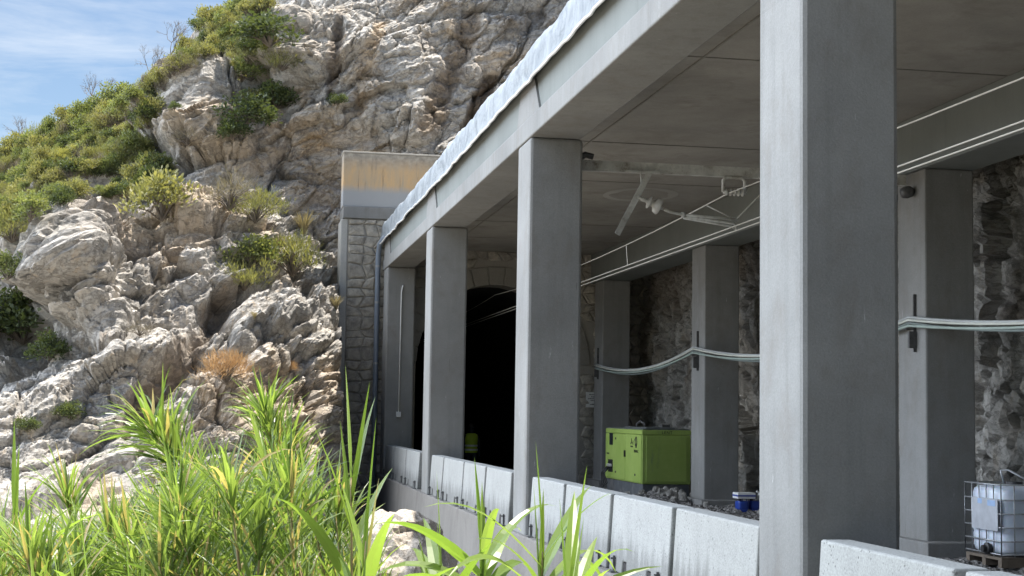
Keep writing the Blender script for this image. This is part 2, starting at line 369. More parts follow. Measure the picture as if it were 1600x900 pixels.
ZZ = np.where(TT <= 1, z0+(zr-z0)*np.minimum(TT, 1), zr+.9*np.sin(np.clip(TT-1, 0, 1)*3)*.5-(TT-1)**2*6)
YB = base_y(XX.ravel(), np.minimum(ZZ, zr).ravel()).reshape(XX.shape)
YB = YB+np.clip(TT-1, 0, 1)*40
# even spacing of the rows along each profile (coarser below the picture and behind the ridge)
NR = 640; T2 = np.empty((NR, XX.shape[1])); Y2 = T2.copy(); Z2 = T2.copy()
for c in range(XX.shape[1]):
    dl = np.hypot(np.diff(YB[:, c]), np.diff(ZZ[:, c])); zm = .5*(ZZ[1:, c]+ZZ[:-1, c])
    dl = dl*np.where(zm < -1.6, .25, 1)*np.where(ts[1:] > 1.03, .12, 1); sc_ = np.concatenate([[0], np.cumsum(dl)])
    sn = np.linspace(0, sc_[-1], NR); T2[:, c] = np.interp(sn, sc_, TT[:, c]); Y2[:, c] = np.interp(sn, sc_, YB[:, c]); Z2[:, c] = np.interp(sn, sc_, ZZ[:, c])
TT, YB, ZZ = T2, Y2, Z2; XX = np.repeat(xs[None], NR, 0)
P = np.stack([XX, YB, ZZ], 2)
# normals of the base sheet
dU = np.gradient(P, axis=1); dV = np.gradient(P, axis=0); N = np.cross(dU, dV); N /= np.linalg.norm(N, axis=2, keepdims=True)+1e-9
N = np.where((N[..., 1:2] > 0), -N, N)
pf = P.reshape(-1, 3); nf = N.reshape(-1, 3)
# dipping strata frame
ang = math.radians(38); ca, sa = math.cos(ang), math.sin(ang)
q = np.stack([pf[:, 0]*ca+pf[:, 2]*sa, pf[:, 1], -pf[:, 0]*sa+pf[:, 2]*ca], 1)
q = q+.35*np.stack([fbm(pf*.5, 3, 11), fbm(pf*.5, 3, 12), fbm(pf*.5, 3, 13)], 1)
v1, t1, e1 = vor(q*np.array([.30, .34, .48]), 20)
v2, t2, e2 = vor(q*np.array([.75, .8, 1.3])+3, 40)
v3, t3, e3 = vor((q+.12*np.stack([fbm(pf*2, 2, 14), fbm(pf*2, 2, 15), fbm(pf*2, 2, 16)], 1))*np.array([2.0, 2.2, 3.4])+9, 60)
bare = np.ones(len(pf))
disp = .28*v1+.54*t1+.14*v2+.24*t2+.04*v3+.085*t3+.05*fbm(q*np.array([2, 2, 5]), 5, 70)
crack = np.clip(1-e1/.07, 0, 1)*.9+np.clip(1-e2/.06, 0, 1)*.55+.25*np.clip(1-e3/.08, 0, 1)
disp -= .22*np.clip(1-e1/.08, 0, 1)+.12*np.clip(1-e2/.08, 0, 1)+.03*np.clip(1-e3/.1, 0, 1)
v4, t4, e4 = vor((q+.05*np.stack([fbm(pf*5, 2, 24), fbm(pf*5, 2, 25), fbm(pf*5, 2, 26)], 1))*np.array([4.6, 5, 8.5])+5, 66)
disp += .014*v4+.03*t4-.012*np.clip(1-e4/.12, 0, 1)
def tri(x, up=.68):
    f = x-np.floor(x); return np.where(f < up, f/up, (1-f)/(1-up))-.5
a2 = math.radians(20); st_ = -pf[:, 0]*math.sin(a2)+pf[:, 2]*math.cos(a2)+.25*fbm(pf*.6, 3, 101)
disp += .42*tri(st_/1.25+.35*v1+.12*v2)+.13*tri(st_/.47+.5*v2+.2*v1)+.04*tri(st_/.17+.6*v3+.4*v2)
tint = np.zeros((len(pf), 3))
pw0 = pf+np.stack([.30*t2+.18*v2+.08*v3, 0*t2, .3*t1+.25*t2-.14*v2+.06*v3], 1)
def lobe(u, v, y, rx_, rz_, rot=0):
    c = at_y(u, v, y); a = math.radians(rot); dx = pw0[:, 0]-c[0]; dz = pw0[:, 2]-c[2]
    k = math.cos(a)*dx+math.sin(a)*dz; l = -math.sin(a)*dx+math.cos(a)*dz
    return np.maximum(0, 1-(k/rx_)**2-(l/rz_)**2)
def bumpf(u, v, y, rx_, rz_, h, rot=0, p=.5):
    global disp; disp = disp+h*lobe(u, v, y, rx_, rz_, rot)**p
bumpf(305, 165, 47, 1.35, 1.75, 1.3, -25)           # big crag
bumpf(340, 235, 46, 1.2, .55, 1.0, 5)               # flat topped block under it
bumpf(100, 400, 40.6, 1.15, 1.5, 1.1, -25)           # overhanging nose at left
bumpf(35, 500, 42, .8, 1.2, -1.2, -10)              # shrub hollow under the nose
bumpf(330, 350, 43, 1.7, .38, .7, 0)                # ledge slab
bumpf(130, 465, 39.6, .62, .75, .8, 0)              # square block
bumpf(168, 515, 39.0, .62, .72, .8, 15)             # leaning block
bumpf(250, 560, 38.4, 1.7, .4, .5, 25)
bumpf(440, 520, 41.2, 1.6, 1.2, .8, 30)             # sloping slab by the portal
bumpf(450, 75, 47, .8, 1.0, 1.0, 40); bumpf(458, 25, 47.4, .5, .5, .8); bumpf(450, 128, 47, .5, .45, .8); bumpf(490, 110, 46.8, .6, .6, .9)
bumpf(625, 120, 46, 1.5, 2.2, .7, 15); bumpf(650, 190, 45.8, .7, .9, .8, 20); bumpf(540, 60, 46.8, 1.2, 1.4, .5, 10)
bumpf(672, 190, 45.9, .25, .55, -.6, -20)
def gully(pts, wdt, dep, brown=0, tan_=0):
    global disp
    w = np.array([at_y(*p) for p in pts]); best = np.full(len(pf), 9.)
    for a_, b_ in zip(w[:-1], w[1:]):
        ab = (b_-a_)[[0, 2]]; ap = pf[:, [0, 2]]-a_[[0, 2]]; s_ = np.clip(ap@ab/(ab@ab), 0, 1)
        best = np.minimum(best, np.linalg.norm(ap-s_[:, None]*ab, axis=1))
    best = best+.12*fbm(pf*2.2, 3, 81)
    g = np.clip(1-best/wdt, 0, 1); disp = disp-dep*g**.7
    tint[:, 2] = np.maximum(tint[:, 2], brown*np.clip(g*2.2, 0, 1)); tint[:, 0] = np.maximum(tint[:, 0], tan_*np.clip(g*2, 0, 1))
gully([(360, 465, 42), (320, 520, 40.5), (280, 570, 38.5), (200, 650, 36.5)], .42, .75, .55, .3)
gully([(742, 20, 46.5), (715, 90, 46.2), (690, 150, 46), (670, 200, 45.8)], .42, .6, .5, .5)
gully([(530, 40, 47), (525, 90, 46.8), (515, 150, 46.5)], .22, .5, .7)
gully([(770, 120, 46.2), (745, 170, 46), (725, 215, 46)], .3, .6, .9)
gully([(600, 30, 46.8), (570, 100, 46.5), (560, 170, 46.2)], .25, .3, 0, .7)
def stain(u, v, y, rx_, rz_, k, ch=0, rot=0):
    n_ = .55+.9*fbm(pf*1.2, 4, 90+int(u) % 7)
    tint[:, ch] = np.maximum(tint[:, ch], np.clip(k*lobe(u, v, y, rx_, rz_, rot)*np.clip(n_, 0, 1.3), 0, 1))
stain(470, 200, 46.5, 1.8, 1.5, 1.1); stain(560, 120, 46.5, .8, 1.6, .9); stain(390, 220, 46, 1.2, .8, .9); stain(480, 290, 46, 1.6, .9, .5)
stain(140, 350, 42, 1.0, .6, .7, 0, 20); stain(150, 370, 41, 1.2, .8, .5, 2); stain(820, 60, 46.8, 1.6, 1.4, .6, 2); stain(560, 230, 46, 1.0, 1.0, .6)
stain(470, 450, 43, 1.2, .7, .5); stain(330, 190, 47, 1.0, 1.0, .35); stain(700, 40, 46.5, 1, 1.2, .5)
# soil under the scrub: smoother
ridge_mask = np.clip((TT.ravel()-.86)/.08, 0, 1)*np.clip((3-pf[:, 0])/2, 0, 1)
disp = disp*(1-.6*ridge_mask)*np.clip(.45+(pf[:, 2]+1.5)/3.5, .45, 1)
wallf = np.clip((pf[:, 0]-.8)/1.6, 0, 1)*np.clip((pf[:, 2]-5.5)/1.5, 0, 1)
fine_ = .10*t2+.035*t3+.025*fbm(pf*np.array([2.5, 2.5, 2.5]), 4, 171)+.02*t4
disp = disp*(1-.52*wallf)+wallf*fine_
disp *= np.clip((1.3-TT.ravel())*6, .1, 1)
pd = pf+nf*disp[:, None]
mcl = (pd[:, 0] > 2.97) & (pd[:, 2] < 7.7)
pd[:, 1] = np.where(mcl, np.maximum(pd[:, 1], 44.15+.2*np.abs(v3)), pd[:, 1])
mcl = (pd[:, 0] > 1.9) & (pd[:, 2] < 1.5); pd[:, 1] = np.where(mcl & (pd[:, 0] > 3.0), np.maximum(pd[:, 1], 44.1), pd[:, 1])
tint[:, 1] = np.clip(crack, 0, 1)*.45*np.clip(.5+fbm(pf*.8, 3, 77), 0, 1)
tint[:, 0] = np.maximum(tint[:, 0], np.clip(fbm(pf*.35, 4, 95)*1.2-.25, 0, .6))
n_, k_ = XX.shape
a = (np.arange(n_-1)[:, None]*k_+np.arange(k_-1)).ravel(); F = np.stack([a, a+1, a+k_+1, a+k_], 1)
ctr = pd[F].mean(1); keep = ~((ctr[:, 0] > 3.7) & (ctr[:, 2] < 7.0)); F = F[keep]
cliff = mesh_np('cliff', pd, F, M_ROCK, flat=True)
def set_tint(o, tint_):
    c = np.ones((len(tint_), 4), np.float32); c[:, :3] = tint_
    at = o.data.color_attributes.new('tint', 'FLOAT_COLOR', 'POINT'); at.data.foreach_set('color', c.ravel())
set_tint(cliff, tint)
# lookup of the rock surface along a view ray (used to seat plants where they grow)
_d = pd@CF; _u = 800+FPX*(pd@CR)/_d; _v = 450-FPX*(pd@CU)/_d
def on_cliff(u, v, tol=4):
    m_ = (np.abs(_u-u) < tol) & (np.abs(_v-v) < tol)
    while not m_.any():
        tol *= 1.6; m_ = (np.abs(_u-u) < tol) & (np.abs(_v-v) < tol)
    i = np.where(m_)[0]; j = i[np.argmin(_d[i])]
    return Vector(pd[j])

# rock wall behind the gallery
ys_ = np.concatenate([np.linspace(-46, -2, 120)[:-1], np.linspace(-2, 45.5, 520)]); zs_ = np.concatenate([np.linspace(-2.6, 5, 110), np.linspace(5, 17, 60)[1:]])
YW, ZW = np.meshgrid(ys_, zs_)
pw = np.stack([0*YW.ravel()+12.1, YW.ravel(), ZW.ravel()], 1)
w1, s1, g1 = vor(pw*np.array([.5, .5, .4]), 120); w2, s2, g2 = vor((pw+.2*fbm(pw, 3, 5)[:, None])*1.5, 140); w3, s3, g3 = vor(pw*4, 160)
dw = .16*w1+.22*s1+.05*w2+.12*s2+.02*w3+.05*s3+.06*fbm(pw*3, 5, 8)-.12*np.clip(1-g2/.1, 0, 1)
pw[:, 0] -= dw; pw[:, 0] = np.maximum(pw[:, 0], 11.42); pw[:, 0] += np.clip(pw[:, 2]-5.2, 0, 20)*.55+.4*np.clip(pw[:, 2]-5.2, 0, 1)
n_, k_ = YW.shape; a = (np.arange(n_-1)[:, None]*k_+np.arange(k_-1)).ravel(); F = np.stack([a, a+k_, a+k_+1, a+1], 1)
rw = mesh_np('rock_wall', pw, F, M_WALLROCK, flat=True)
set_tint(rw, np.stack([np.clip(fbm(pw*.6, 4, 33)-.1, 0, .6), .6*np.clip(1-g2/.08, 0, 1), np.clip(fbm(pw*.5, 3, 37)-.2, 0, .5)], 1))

# ------------------------------------------------------------------ gallery
X0, COLW, COLD = 4.253, .80, .97
XR = 10.49
CY = [-.1, 10.80, 21.54, 32.53, 42.0, -11., -21.9, -32.8, -43.7]; Y0, Y1 = -44.5, 43.42
gal = thing('rockfall_gallery', 'grey concrete rockfall gallery with open columns and silver membrane along its roof edge', 'gallery', (7.5, 20, -2.1))
for i, y in enumerate(CY):
    m_ = MB().box(X0, X0+COLW, y, y+COLD, -2.6, 4.103); m_.build('column', M_GREY, gal, .045)
    if 1 <= i <= 4:
        MB().box(XR, XR+.82, y, y+COLD, -2.2, 3.927).build('rear_column', M_GREY, gal, .03)
        MB().box(XR-.16, XR+.95, y-.35, y+COLD+.2, -2.25, -1.80-.002*i).build('footing', M_GREY, gal, .02)
MB().box(X0-.006, X0+.77, Y0, Y1, 4.108, 4.42).build('edge_beam', M_GREY, gal, .02)
MB().box(X0+.045, X0+.78, Y0, Y1, 4.422, 5.0).build('fascia', M_FASCIA, gal)  # duller than the beam below: the band's shade is put into its tone
# slanted blocks in the beam's tone on the fascia over the columns
for y in CY: MB().prism([(y-.55, 4.424), (y+COLD+.2, 4.424), (y+COLD-.1, 4.96), (y-.15, 4.96)], X0+.012, X0+.2, 'x').build('slanted_block', M_GREY, gal)
MB().box(XR-.03, XR+.85, Y0, Y1, 3.93, 4.798).build('rear_beam', M_FASCIA, gal, .02)
MB().box(X0+.78+.002, 13.2, Y0, Y1, 4.80, 5.25).build('roof_slab', M_CEIL, gal)
jb = MB()
for y in (2.3, 8, 14.6, 18.9, 25.3, 29.6, 36.5, 40): jb.box(X0+.8, XR-.04, y, y+.03, 4.786, 4.799)
for x in (6.05, ): jb.box(x, x+.025, Y0, Y1, 4.78, 4.7985)
jb.build('ceiling_joint', plain('dark_joint', (.25, .24, .22), .9), gal)
M_EFF = concrete('lime_bloom', (.46, .45, .42), .3, .1, .2, .3)
er = MB(); cxe, cye = 8.6, 31.2
for k in range(40):
    a0, a1 = 2*math.pi*k/40, 2*math.pi*(k+1)/40
    w0, w1 = .78+.05*math.sin(3*a0)+.03*math.sin(7*a0), .78+.05*math.sin(3*a1)+.03*math.sin(7*a1)
    er.add([(cxe+.8*w*math.cos(a), cye+1.0*w*math.sin(a), 4.793) for a, w in ((a0, 1), (a1, 1), (a1, w1), (a0, w0))], [(0, 1, 2, 3)])
er.build('lime_stain', M_EFF, gal)
# crumpled silver membrane over the roof edge
m, t, b, o_ = new_mat('silver_membrane'); v = objco(t)
n1 = noise(t, mapping(t, v, (1, 1, 1)), 2.2, 7, .7, .8)
col = mix(t, ramp(t, n1, .35, .68), (.15, .172, .19), (.36, .385, .40))
col = mix(t, ramp(t, noise(t, mapping(t, v, (4, 1.2, 2)), 2, 6, .7, 1), .58, .72), col, (.09, .105, .115))
t.links.new(col, b.inputs['Base Color']); b.inputs['Metallic'].default_value = .1; b.inputs['Roughness'].default_value = .5
bump(t, b, noise(t, v, 7, 8, .75, 1.2), .6, .05); M_FOIL = m
ny = 1400; yy = np.linspace(Y0, Y1+.1, ny)
prof = np.array([(4.185, 4.885), (4.20, 4.93), (4.215, 5.02), (4.21, 5.14), (4.215, 5.26), (4.235, 5.38), (4.29, 5.47), (4.40, 5.52), (4.62, 5.55), (4.95, 5.56), (5.5, 5.55)])
PX = np.repeat(prof[:, 0][:, None], ny, 1); PZ = np.repeat(prof[:, 1][:, None], ny, 1); PY = np.repeat(yy[None], len(prof), 0)
pp = np.stack([PX.ravel(), PY.ravel(), PZ.ravel()], 1)
dn = fbm(pp*np.array([2, 1.3, 4]), 5, 50).reshape(PX.shape); dn2 = fbm(pp*np.array([2, .55, 1]), 4, 55).reshape(PX.shape)
PX = PX-.05*dn*np.linspace(.25, 1, len(prof))[:, None]-.02; PZ = PZ+.032*dn2*np.linspace(.45, 1.3, len(prof))[:, None]+.02*dn
vv = np.stack([PX.ravel(), PY.ravel(), PZ.ravel()], 1)-np.array([7.5, 20, -2.1])
a = (np.arange(len(prof)-1)[:, None]*ny+np.arange(ny-1)).ravel(); F = np.stack([a, a+1, a+ny+1, a+ny], 1)
mem = mesh_np('membrane', vv, F, M_FOIL, None); mem.parent = gal
so = mem.modifiers.new('thick', 'SOLIDIFY'); so.thickness = .012; so.offset = -1
# pale folded hem under the membrane
he = MB(); rz_ = []
for k in range(0, ny, 4): rz_.append((4.165-.025*dn[0][k]-.02, yy[k], 4.872+.032*dn2[0][k]*.45+.02*dn[0][k]))
he.tube(rz_, .022, 6); he.build('membrane_hem', M_WHITE, mem if False else gal, 0, True)
MB().box(5.5, 13.2, Y0, Y1, 5.252, 5.45).build('roof_screed', M_PLINTH, gal)
# plinth
MB().prism([(4.19, -1.72), (5.12, -1.72), (5.12, -2.9), (4.12, -2.9)], Y0, 43.4).build('plinth', M_PLINTH, gal, .02)
# downpipe at the far end
dp = MB().tube([(4.22, 42.4, 5.0), (4.20, 43.0, 4.98), (4.13, 43.2, 4.85), (4.10, 43.25, 4.55), (4.10, 43.25, 1), (4.10, 43.25, -2.9)], .075, 12)
dpo = dp.build('downpipe', M_PIPE, gal, 0, True)
for z in (4.2, 3.15, 1.4, -.6): MB().lathe([(0, .083), (.06, .083)], (4.10, 43.25, z), (0, 0, 1)).build('pipe_clamp', M_STEEL, dpo)
cd = MB().tube([(4.70, 41.98, 3.6), (4.68, 41.98, 3.52), (4.66, 41.975, 3.4), (4.65, 41.975, 0.05)], .018, 8).build('conduit', M_WHITE, gal, 0, True)
MB().box(4.58, 4.71, 41.90, 41.995, -.10, .05).build('switch_box', M_WHITE, cd, .01)

# floor of the gallery
m, t, b, o_ = new_mat('ballast'); v = objco(t)
vo = t.nodes.new('ShaderNodeTexVoronoi'); vo.inputs['Scale'].default_value = 14; t.links.new(v, vo.inputs['Vector'])
col = mix(t, vo.outputs['Color'], (.12, .115, .11), (.27, .26, .25)); t.links.new(col, b.inputs['Base Color']); b.inputs['Roughness'].default_value = .95
bump(t, b, vo.outputs['Distance'], 1, .06); M_BALLAST = m
xb = np.linspace(5.1, 13.2, 150); yb = np.concatenate([np.linspace(Y0, 0, 80)[:-1], np.linspace(0, 47, 540)]); XB, YB2 = np.meshgrid(xb, yb)
pb = np.stack([XB.ravel(), YB2.ravel(), 0*XB.ravel()], 1)
b1, b2, b3 = vor(pb*7, 200)
ZB = -2.02+(.03*b1+.05*b2).reshape(XB.shape)+.05*fbm(pb*.6, 3, 44).reshape(XB.shape)
hp = np.exp(-(((XB-9.9)/1.0)**2+((YB2-33.6)/1.1)**2))*.26+np.exp(-(((XB-11)/.9)**2+((YB2-30.9)/1.3)**2))*.15+np.exp(-(((XB-9.4)/.7)**2+((YB2-31)/3)**2))*.15
ZB = ZB+hp*(1+.25*b1.reshape(XB.shape))
bal = grid_obj('ballast_floor', XB, YB2, ZB, M_BALLAST)

# ------------------------------------------------------------------ tunnel portal
YP = 43.5
m, t, b, o_ = new_mat('rubble_masonry'); v = objco(t)
wv = mix(t, .06, v, noise_col(t, v, 1.5))
def mas_vor(feature):
    n = t.nodes.new('ShaderNodeTexVoronoi'); n.feature = feature; n.inputs['Scale'].default_value = 2.3; n.inputs['Randomness'].default_value = .82
    t.links.new(mapping(t, wv, (1, .55, 1.12)), n.inputs['Vector']); return n
ve, vc = mas_vor('DISTANCE_TO_EDGE'), mas_vor('F1')
joint = ramp(t, ve.outputs[0], .004, .03)
hs = t.nodes.new('ShaderNodeSeparateColor'); t.links.new(vc.outputs['Color'], hs.inputs[0])
stone = mix(t, hs.outputs[0], (.32, .305, .28), (.44, .42, .375))
stone = mix(t, ramp(t, noise(t, v, 9, 7, .7), .4, .7), stone, (.30, .28, .25))
col = mix(t, joint, (.22, .21, .195), stone); t.links.new(col, b.inputs['Base Color']); b.inputs['Roughness'].default_value = .9
bump(t, b, mix(t, .35, ramp(t, ve.outputs[0], .0, .13), noise(t, v, 12, 7, .7)), .7, .05); M_MASON = m
# parapet concrete: old orange-stained top above, grey sprayed paint below (a painted edge on the wall)
m, t, b, o_ = new_mat('stained_parapet'); v = objco(t)
sx = t.nodes.new('ShaderNodeSeparateXYZ'); t.links.new(v, sx.inputs[0])
stn = noise(t, mapping(t, v, (2.6, 1, .55)), 1.3, 7, .75, .5)
old = mix(t, ramp(t, stn, .38, .64), (.60, .40, .21), (.45, .36, .25))
old = mix(t, ramp(t, noise(t, mapping(t, v, (9, 1, .5)), 1.2, 5, .7), .58, .72), old, (.13, .11, .085))
hi = node(t, 'ShaderNodeMapRange', i_From_Min=9.15, i_From_Max=9.55); t.links.new(sx.outputs[2], hi.inputs[0])
old = mix(t, hi.outputs[0], old, mix(t, ramp(t, noise(t, v, 6, 6, .7), .35, .65), (.26, .235, .195), (.45, .40, .33)))
lo = node(t, 'ShaderNodeMath', operation='ADD'); t.links.new(sx.outputs[2], lo.inputs[0])
wob = node(t, 'ShaderNodeMath', operation='MULTIPLY'); wob.inputs[1].default_value = .22; t.links.new(noise(t, v, 1.4, 5), wob.inputs[0]); t.links.new(wob.outputs[0], lo.inputs[1])
mr = node(t, 'ShaderNodeMapRange', i_From_Min=8.60, i_From_Max=8.84); t.links.new(lo.outputs[0], mr.inputs[0])
col = mix(t, mr.outputs[0], (.36, .365, .37), old); t.links.new(col, b.inputs['Base Color']); b.inputs['Roughness'].default_value = .9
bump(t, b, noise(t, v, 10, 7, .7), .4, .03); M_PARAPET = m
por = thing('tunnel_portal', 'stone tunnel portal with dark arch and orange stained concrete parapet at gallery end', 'tunnel portal', (7.6, YP, -2.1))
ax_, az_, ar = 7.62, 1.5, 2.34
arc = [(ax_+ar*math.cos(a), az_+ar*math.sin(a)) for a in np.linspace(math.pi, 0, 25)]
pw_ = MB(); xl, xrr, zt = 3.12, 14, 5.62
def wallface(y, flip):
    vs = []; fs = []
    pts = [(ax_-ar, -2.9)]+arc+[(ax_+ar, -2.9)]
    for (x, z) in pts: vs += [(x, y, z), (x, y, zt)]
    fs = [(2*i, 2*i+1, 2*i+3, 2*i+2) for i in range(len(pts)-1)]
    k = len(vs); vs += [(xl, y, -2.9), (xl, y, zt)]; fs.append((k, k+1, 1, 0))
    k2 = len(vs); vs += [(xrr, y, -2.9), (xrr, y, zt)]; fs.append((2*len(pts)-2, 2*len(pts)-1, k2+1, k2))
    return vs, fs
pw_.add(*wallface(YP, 0)); pw_.add(*wallface(YP+1.1, 1))
pw_.add([(xl, YP, -2.9), (xl, YP+1.1, -2.9), (xl, YP+1.1, zt), (xl, YP, zt)], [(0, 1, 2, 3)])
pts = [(ax_-ar, -2.9)]+arc+[(ax_+ar, -2.9)]
for p_, q_ in zip(pts[:-1], pts[1:]): pw_.add([(p_[0], YP, p_[1]), (q_[0], YP, q_[1]), (q_[0], YP+1.1, q_[1]), (p_[0], YP+1.1, p_[1])], [(0, 1, 2, 3)])
pw_.build('masonry_wall', concrete('lime_mortar', (.34, .32, .285), .2, .3, .3, .5), por)
fc = MB(); rm = random.Random(31)
zr_ = [-2.85]
while zr_[-1] < 5.5: zr_.append(zr_[-1]+rm.uniform(.24, .38))
zr_[-1] = 5.60
NC = 30; xc_ = [[3.235+j*.365+(rm.uniform(-.08, .08) if 0 < j < NC else 0)+(0.17 if i % 2 and 0 < j < NC else 0) for j in range(NC+1)] for i in range(len(zr_))]
zc_ = [[zr_[i]+(rm.uniform(-.06, .06) if 0 < i < len(zr_)-1 else 0) for j in range(NC+1)] for i in range(len(zr_))]
for i in range(len(zr_)-1):
    for j in range(NC):
        qd = [(xc_[i][j], zc_[i][j]), (xc_[i][j+1], zc_[i][j+1]), (xc_[i+1][j+1], zc_[i+1][j+1]), (xc_[i+1][j], zc_[i+1][j])]
        cx_, cz_ = sum(p[0] for p in qd)/4, sum(p[1] for p in qd)/4
        if any((math.hypot(p[0]-ax_, p[1]-az_) < ar+.53 and p[1] > az_-.1) or (abs(p[0]-ax_) < ar+.05 and p[1] <= az_) for p in qd+[(cx_, cz_)]): continue
        # cut the corners so that stones are many-sided
        pts8 = []
        for k in range(4):
            p0_, p1_, pm = qd[k], qd[(k+1) % 4], qd[k-1]; c1, c2 = rm.uniform(.03, .2), rm.uniform(.03, .2)
            pts8 += [(p0_[0]+(pm[0]-p0_[0])*c1, p0_[1]+(pm[1]-p0_[1])*c1), (p0_[0]+(p1_[0]-p0_[0])*c2, p0_[1]+(p1_[1]-p0_[1])*c2)]
        dpt = rm.uniform(.03, .08); L0 = [(cx_+(x-cx_)*.95, YP-.002, cz_+(z-cz_)*.965) for x, z in pts8]
        L1 = [(cx_+(x-cx_)*.90+rm.gauss(0, .006), YP-dpt*.7, cz_+(z-cz_)*.90+rm.gauss(0, .006)) for x, z in pts8]; L2 = [(cx_+(x-cx_)*.7, YP-dpt+rm.gauss(0, .008), cz_+(z-cz_)*.7) for x, z in pts8]
        n8 = 8; fc.add(L0+L1+L2+[(cx_, YP-dpt-.01, cz_)], [(r_*n8+k, r_*n8+(k+1) % n8, (r_+1)*n8+(k+1) % n8, (r_+1)*n8+k) for r_ in (0, 1) for k in range(n8)]+[(16+k, 16+(k+1) % n8, 24) for k in range(n8)])
m, t, b, o_ = new_mat('hewn_stone'); v = objco(t); g = t.nodes.new('ShaderNodeNewGeometry')
stone = mix(t, g.outputs['Random Per Island'], (.40, .365, .31), (.56, .51, .43)); stone = mix(t, ramp(t, noise(t, v, 5, 8, .75), .4, .65), stone, (.24, .225, .20))
t.links.new(stone, b.inputs['Base Color']); b.inputs['Roughness'].default_value = .92; bump(t, b, noise(t, v, 13, 8, .75), .8, .04)
fc.build('stone_facing', m, por)
# pale strip on the outer corner, its skylit side put into the colour
MB().box(xl-.10, xl+.10, YP-.03, YP+1.12, -2.9, 5.60).build('corner_strip', concrete('skylit_concrete', (.47, .46, .43), .2, .3, .2, .5), por, .03)
vs_ = MB()
for k in range(17):
    a0, a1 = math.pi*(k+.03)/17, math.pi*(k+.97)/17
    r0, r1 = ar-.02, ar+.52
    pr = [(ax_+r0*math.cos(a0), az_+r0*math.sin(a0)), (ax_+r1*math.cos(a0), az_+r1*math.sin(a0)), (ax_+r1*math.cos(a1), az_+r1*math.sin(a1)), (ax_+r0*math.cos(a1), az_+r0*math.sin(a1))]
    vs_.prism(pr, YP-.05, YP+.3)
vs_.build('arch_ring', concrete('dressed_stone', (.30, .285, .255), .2, .2, .25, .5), por, .012)
MB().box(xl-.05, xrr, YP-.09, YP+1.2, 5.625, 5.97).build('coping', M_GREY, por, .02)
MB().box(xl-.07, xrr, YP-.02, YP+.75, 5.973, 7.55).build('parapet', M_PARAPET, por, .02)
MB().box(xl-.09, xrr, YP-.035, YP+.78, 7.553, 7.60).build('parapet_cap', concrete('toplit_concrete', (.52, .49, .43), .2, .2, .2, .4), por, .01)  # paler cap: brightness of the toplit edge put into its colour
tl = MB(); n_a = 25
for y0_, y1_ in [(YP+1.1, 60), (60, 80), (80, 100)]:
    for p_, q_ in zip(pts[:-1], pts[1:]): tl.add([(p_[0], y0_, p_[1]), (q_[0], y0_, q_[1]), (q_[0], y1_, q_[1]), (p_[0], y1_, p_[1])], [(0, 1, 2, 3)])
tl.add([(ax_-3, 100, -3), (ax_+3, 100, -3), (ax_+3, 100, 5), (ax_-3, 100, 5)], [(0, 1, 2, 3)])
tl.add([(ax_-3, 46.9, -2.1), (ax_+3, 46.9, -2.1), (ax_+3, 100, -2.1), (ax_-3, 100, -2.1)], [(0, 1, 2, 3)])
tl.build('tunnel_lining', concrete('dark_lining', (.035, .034, .033), .3, .2, .2, .3), por)  # dark stone colour over the whole lining

# ------------------------------------------------------------------ barriers
def barrier(y0, y1, label, tilt=0, dz=0):
    yc = (y0+y1)/2
    r = thing('concrete_barrier', label, 'barrier', (4.45, yc, -1.72+dz), 'precast barriers along the plinth')
    m_ = MB(); g = .035; a, b_ = y0+g, y1-g
    h = .84; nz_ = .14
    xf, xk = 4.33, 4.63
    Lb = b_-a; n1a, n1b, n2a, n2b = a+.26*Lb, a+.26*Lb+.19, a+.68*Lb, a+.68*Lb+.19
    m_.prism([(a, 0), (n1a, 0), (n1a+.015, nz_), (n1b-.015, nz_), (n1b, 0), (n2a, 0), (n2a+.015, nz_), (n2b-.015, nz_), (n2b, 0), (b_, 0), (b_, h), (a, h)], xf, xk, 'x')
    m_.v = [((x-.05*(1-z/h) if x < 4.5 else x-.06*z/h), y, z-1.72) for x, y, z in m_.v]
    # tongue at the far end, grooved near end
    m_.box(xf+.09, xk-.1, b_-.002, b_+.06, -1.70, -1.72+h-.06)
    m_.box(xf+.06, xk-.02, a+.02, b_+.05, -1.72+h-.10, -1.72+h+.025) if False else None
    m_.build('body', M_BARRIER, r, .018)
    for n in (n1a+.095, n2a+.095):
        dk = MB().box(xf-.028, xk-.03, n-.076, n+.076, -1.715, -1.72+nz_-.01); dk.build('notch_shadow', M_BLACK, r)  # black box set into the notch as its inner shadow
    for yb_ in (a+.12*Lb, a+.88*Lb):
        k_ = MB().box(xf-.075, xf-.050, yb_-.012, yb_+.012, -1.70, -1.54).box(xf-.12, xf-.0, yb_-.09, yb_+.09, -1.72, -1.706)
        k_.tube([(xf-.03, yb_, -1.57), (xf-.10, yb_, -1.57)], .010, 8)
        k_.build('anchor_bracket', M_DARKSTEEL, r)
    return r
BL = [(40.0, 42.3, 'farthest concrete barrier, beside the downpipe at the stone portal'), (37.1, 39.95, 'second concrete barrier from the stone portal, in the farthest bay'), (34.5, 37.05, 'concrete barrier just beyond the second-farthest front column'),
      (30.55, 32.45, 'narrow looking barrier touching the near side of the second-farthest column'), (27.9, 30.5, 'barrier left of the one below the yellow vest'), (25.45, 27.85, 'barrier right below the yellow vest in the dark bay'), (23.0, 25.4, 'barrier against the far side of the middle front column'),
      (19.3, 21.45, 'barrier against the near side of the middle front column'), (16.82, 19.25, 'barrier below the left side of the green generator'), (14.4, 16.77, 'barrier below and right of the green generator'), (11.9, 14.35, 'large barrier touching the far side of the nearest column'),
      (8.5, 10.68, 'large pitted barrier in front of the nearest column at lower right'), (6.0, 8.44, 'cropped barrier below the white water tank')]
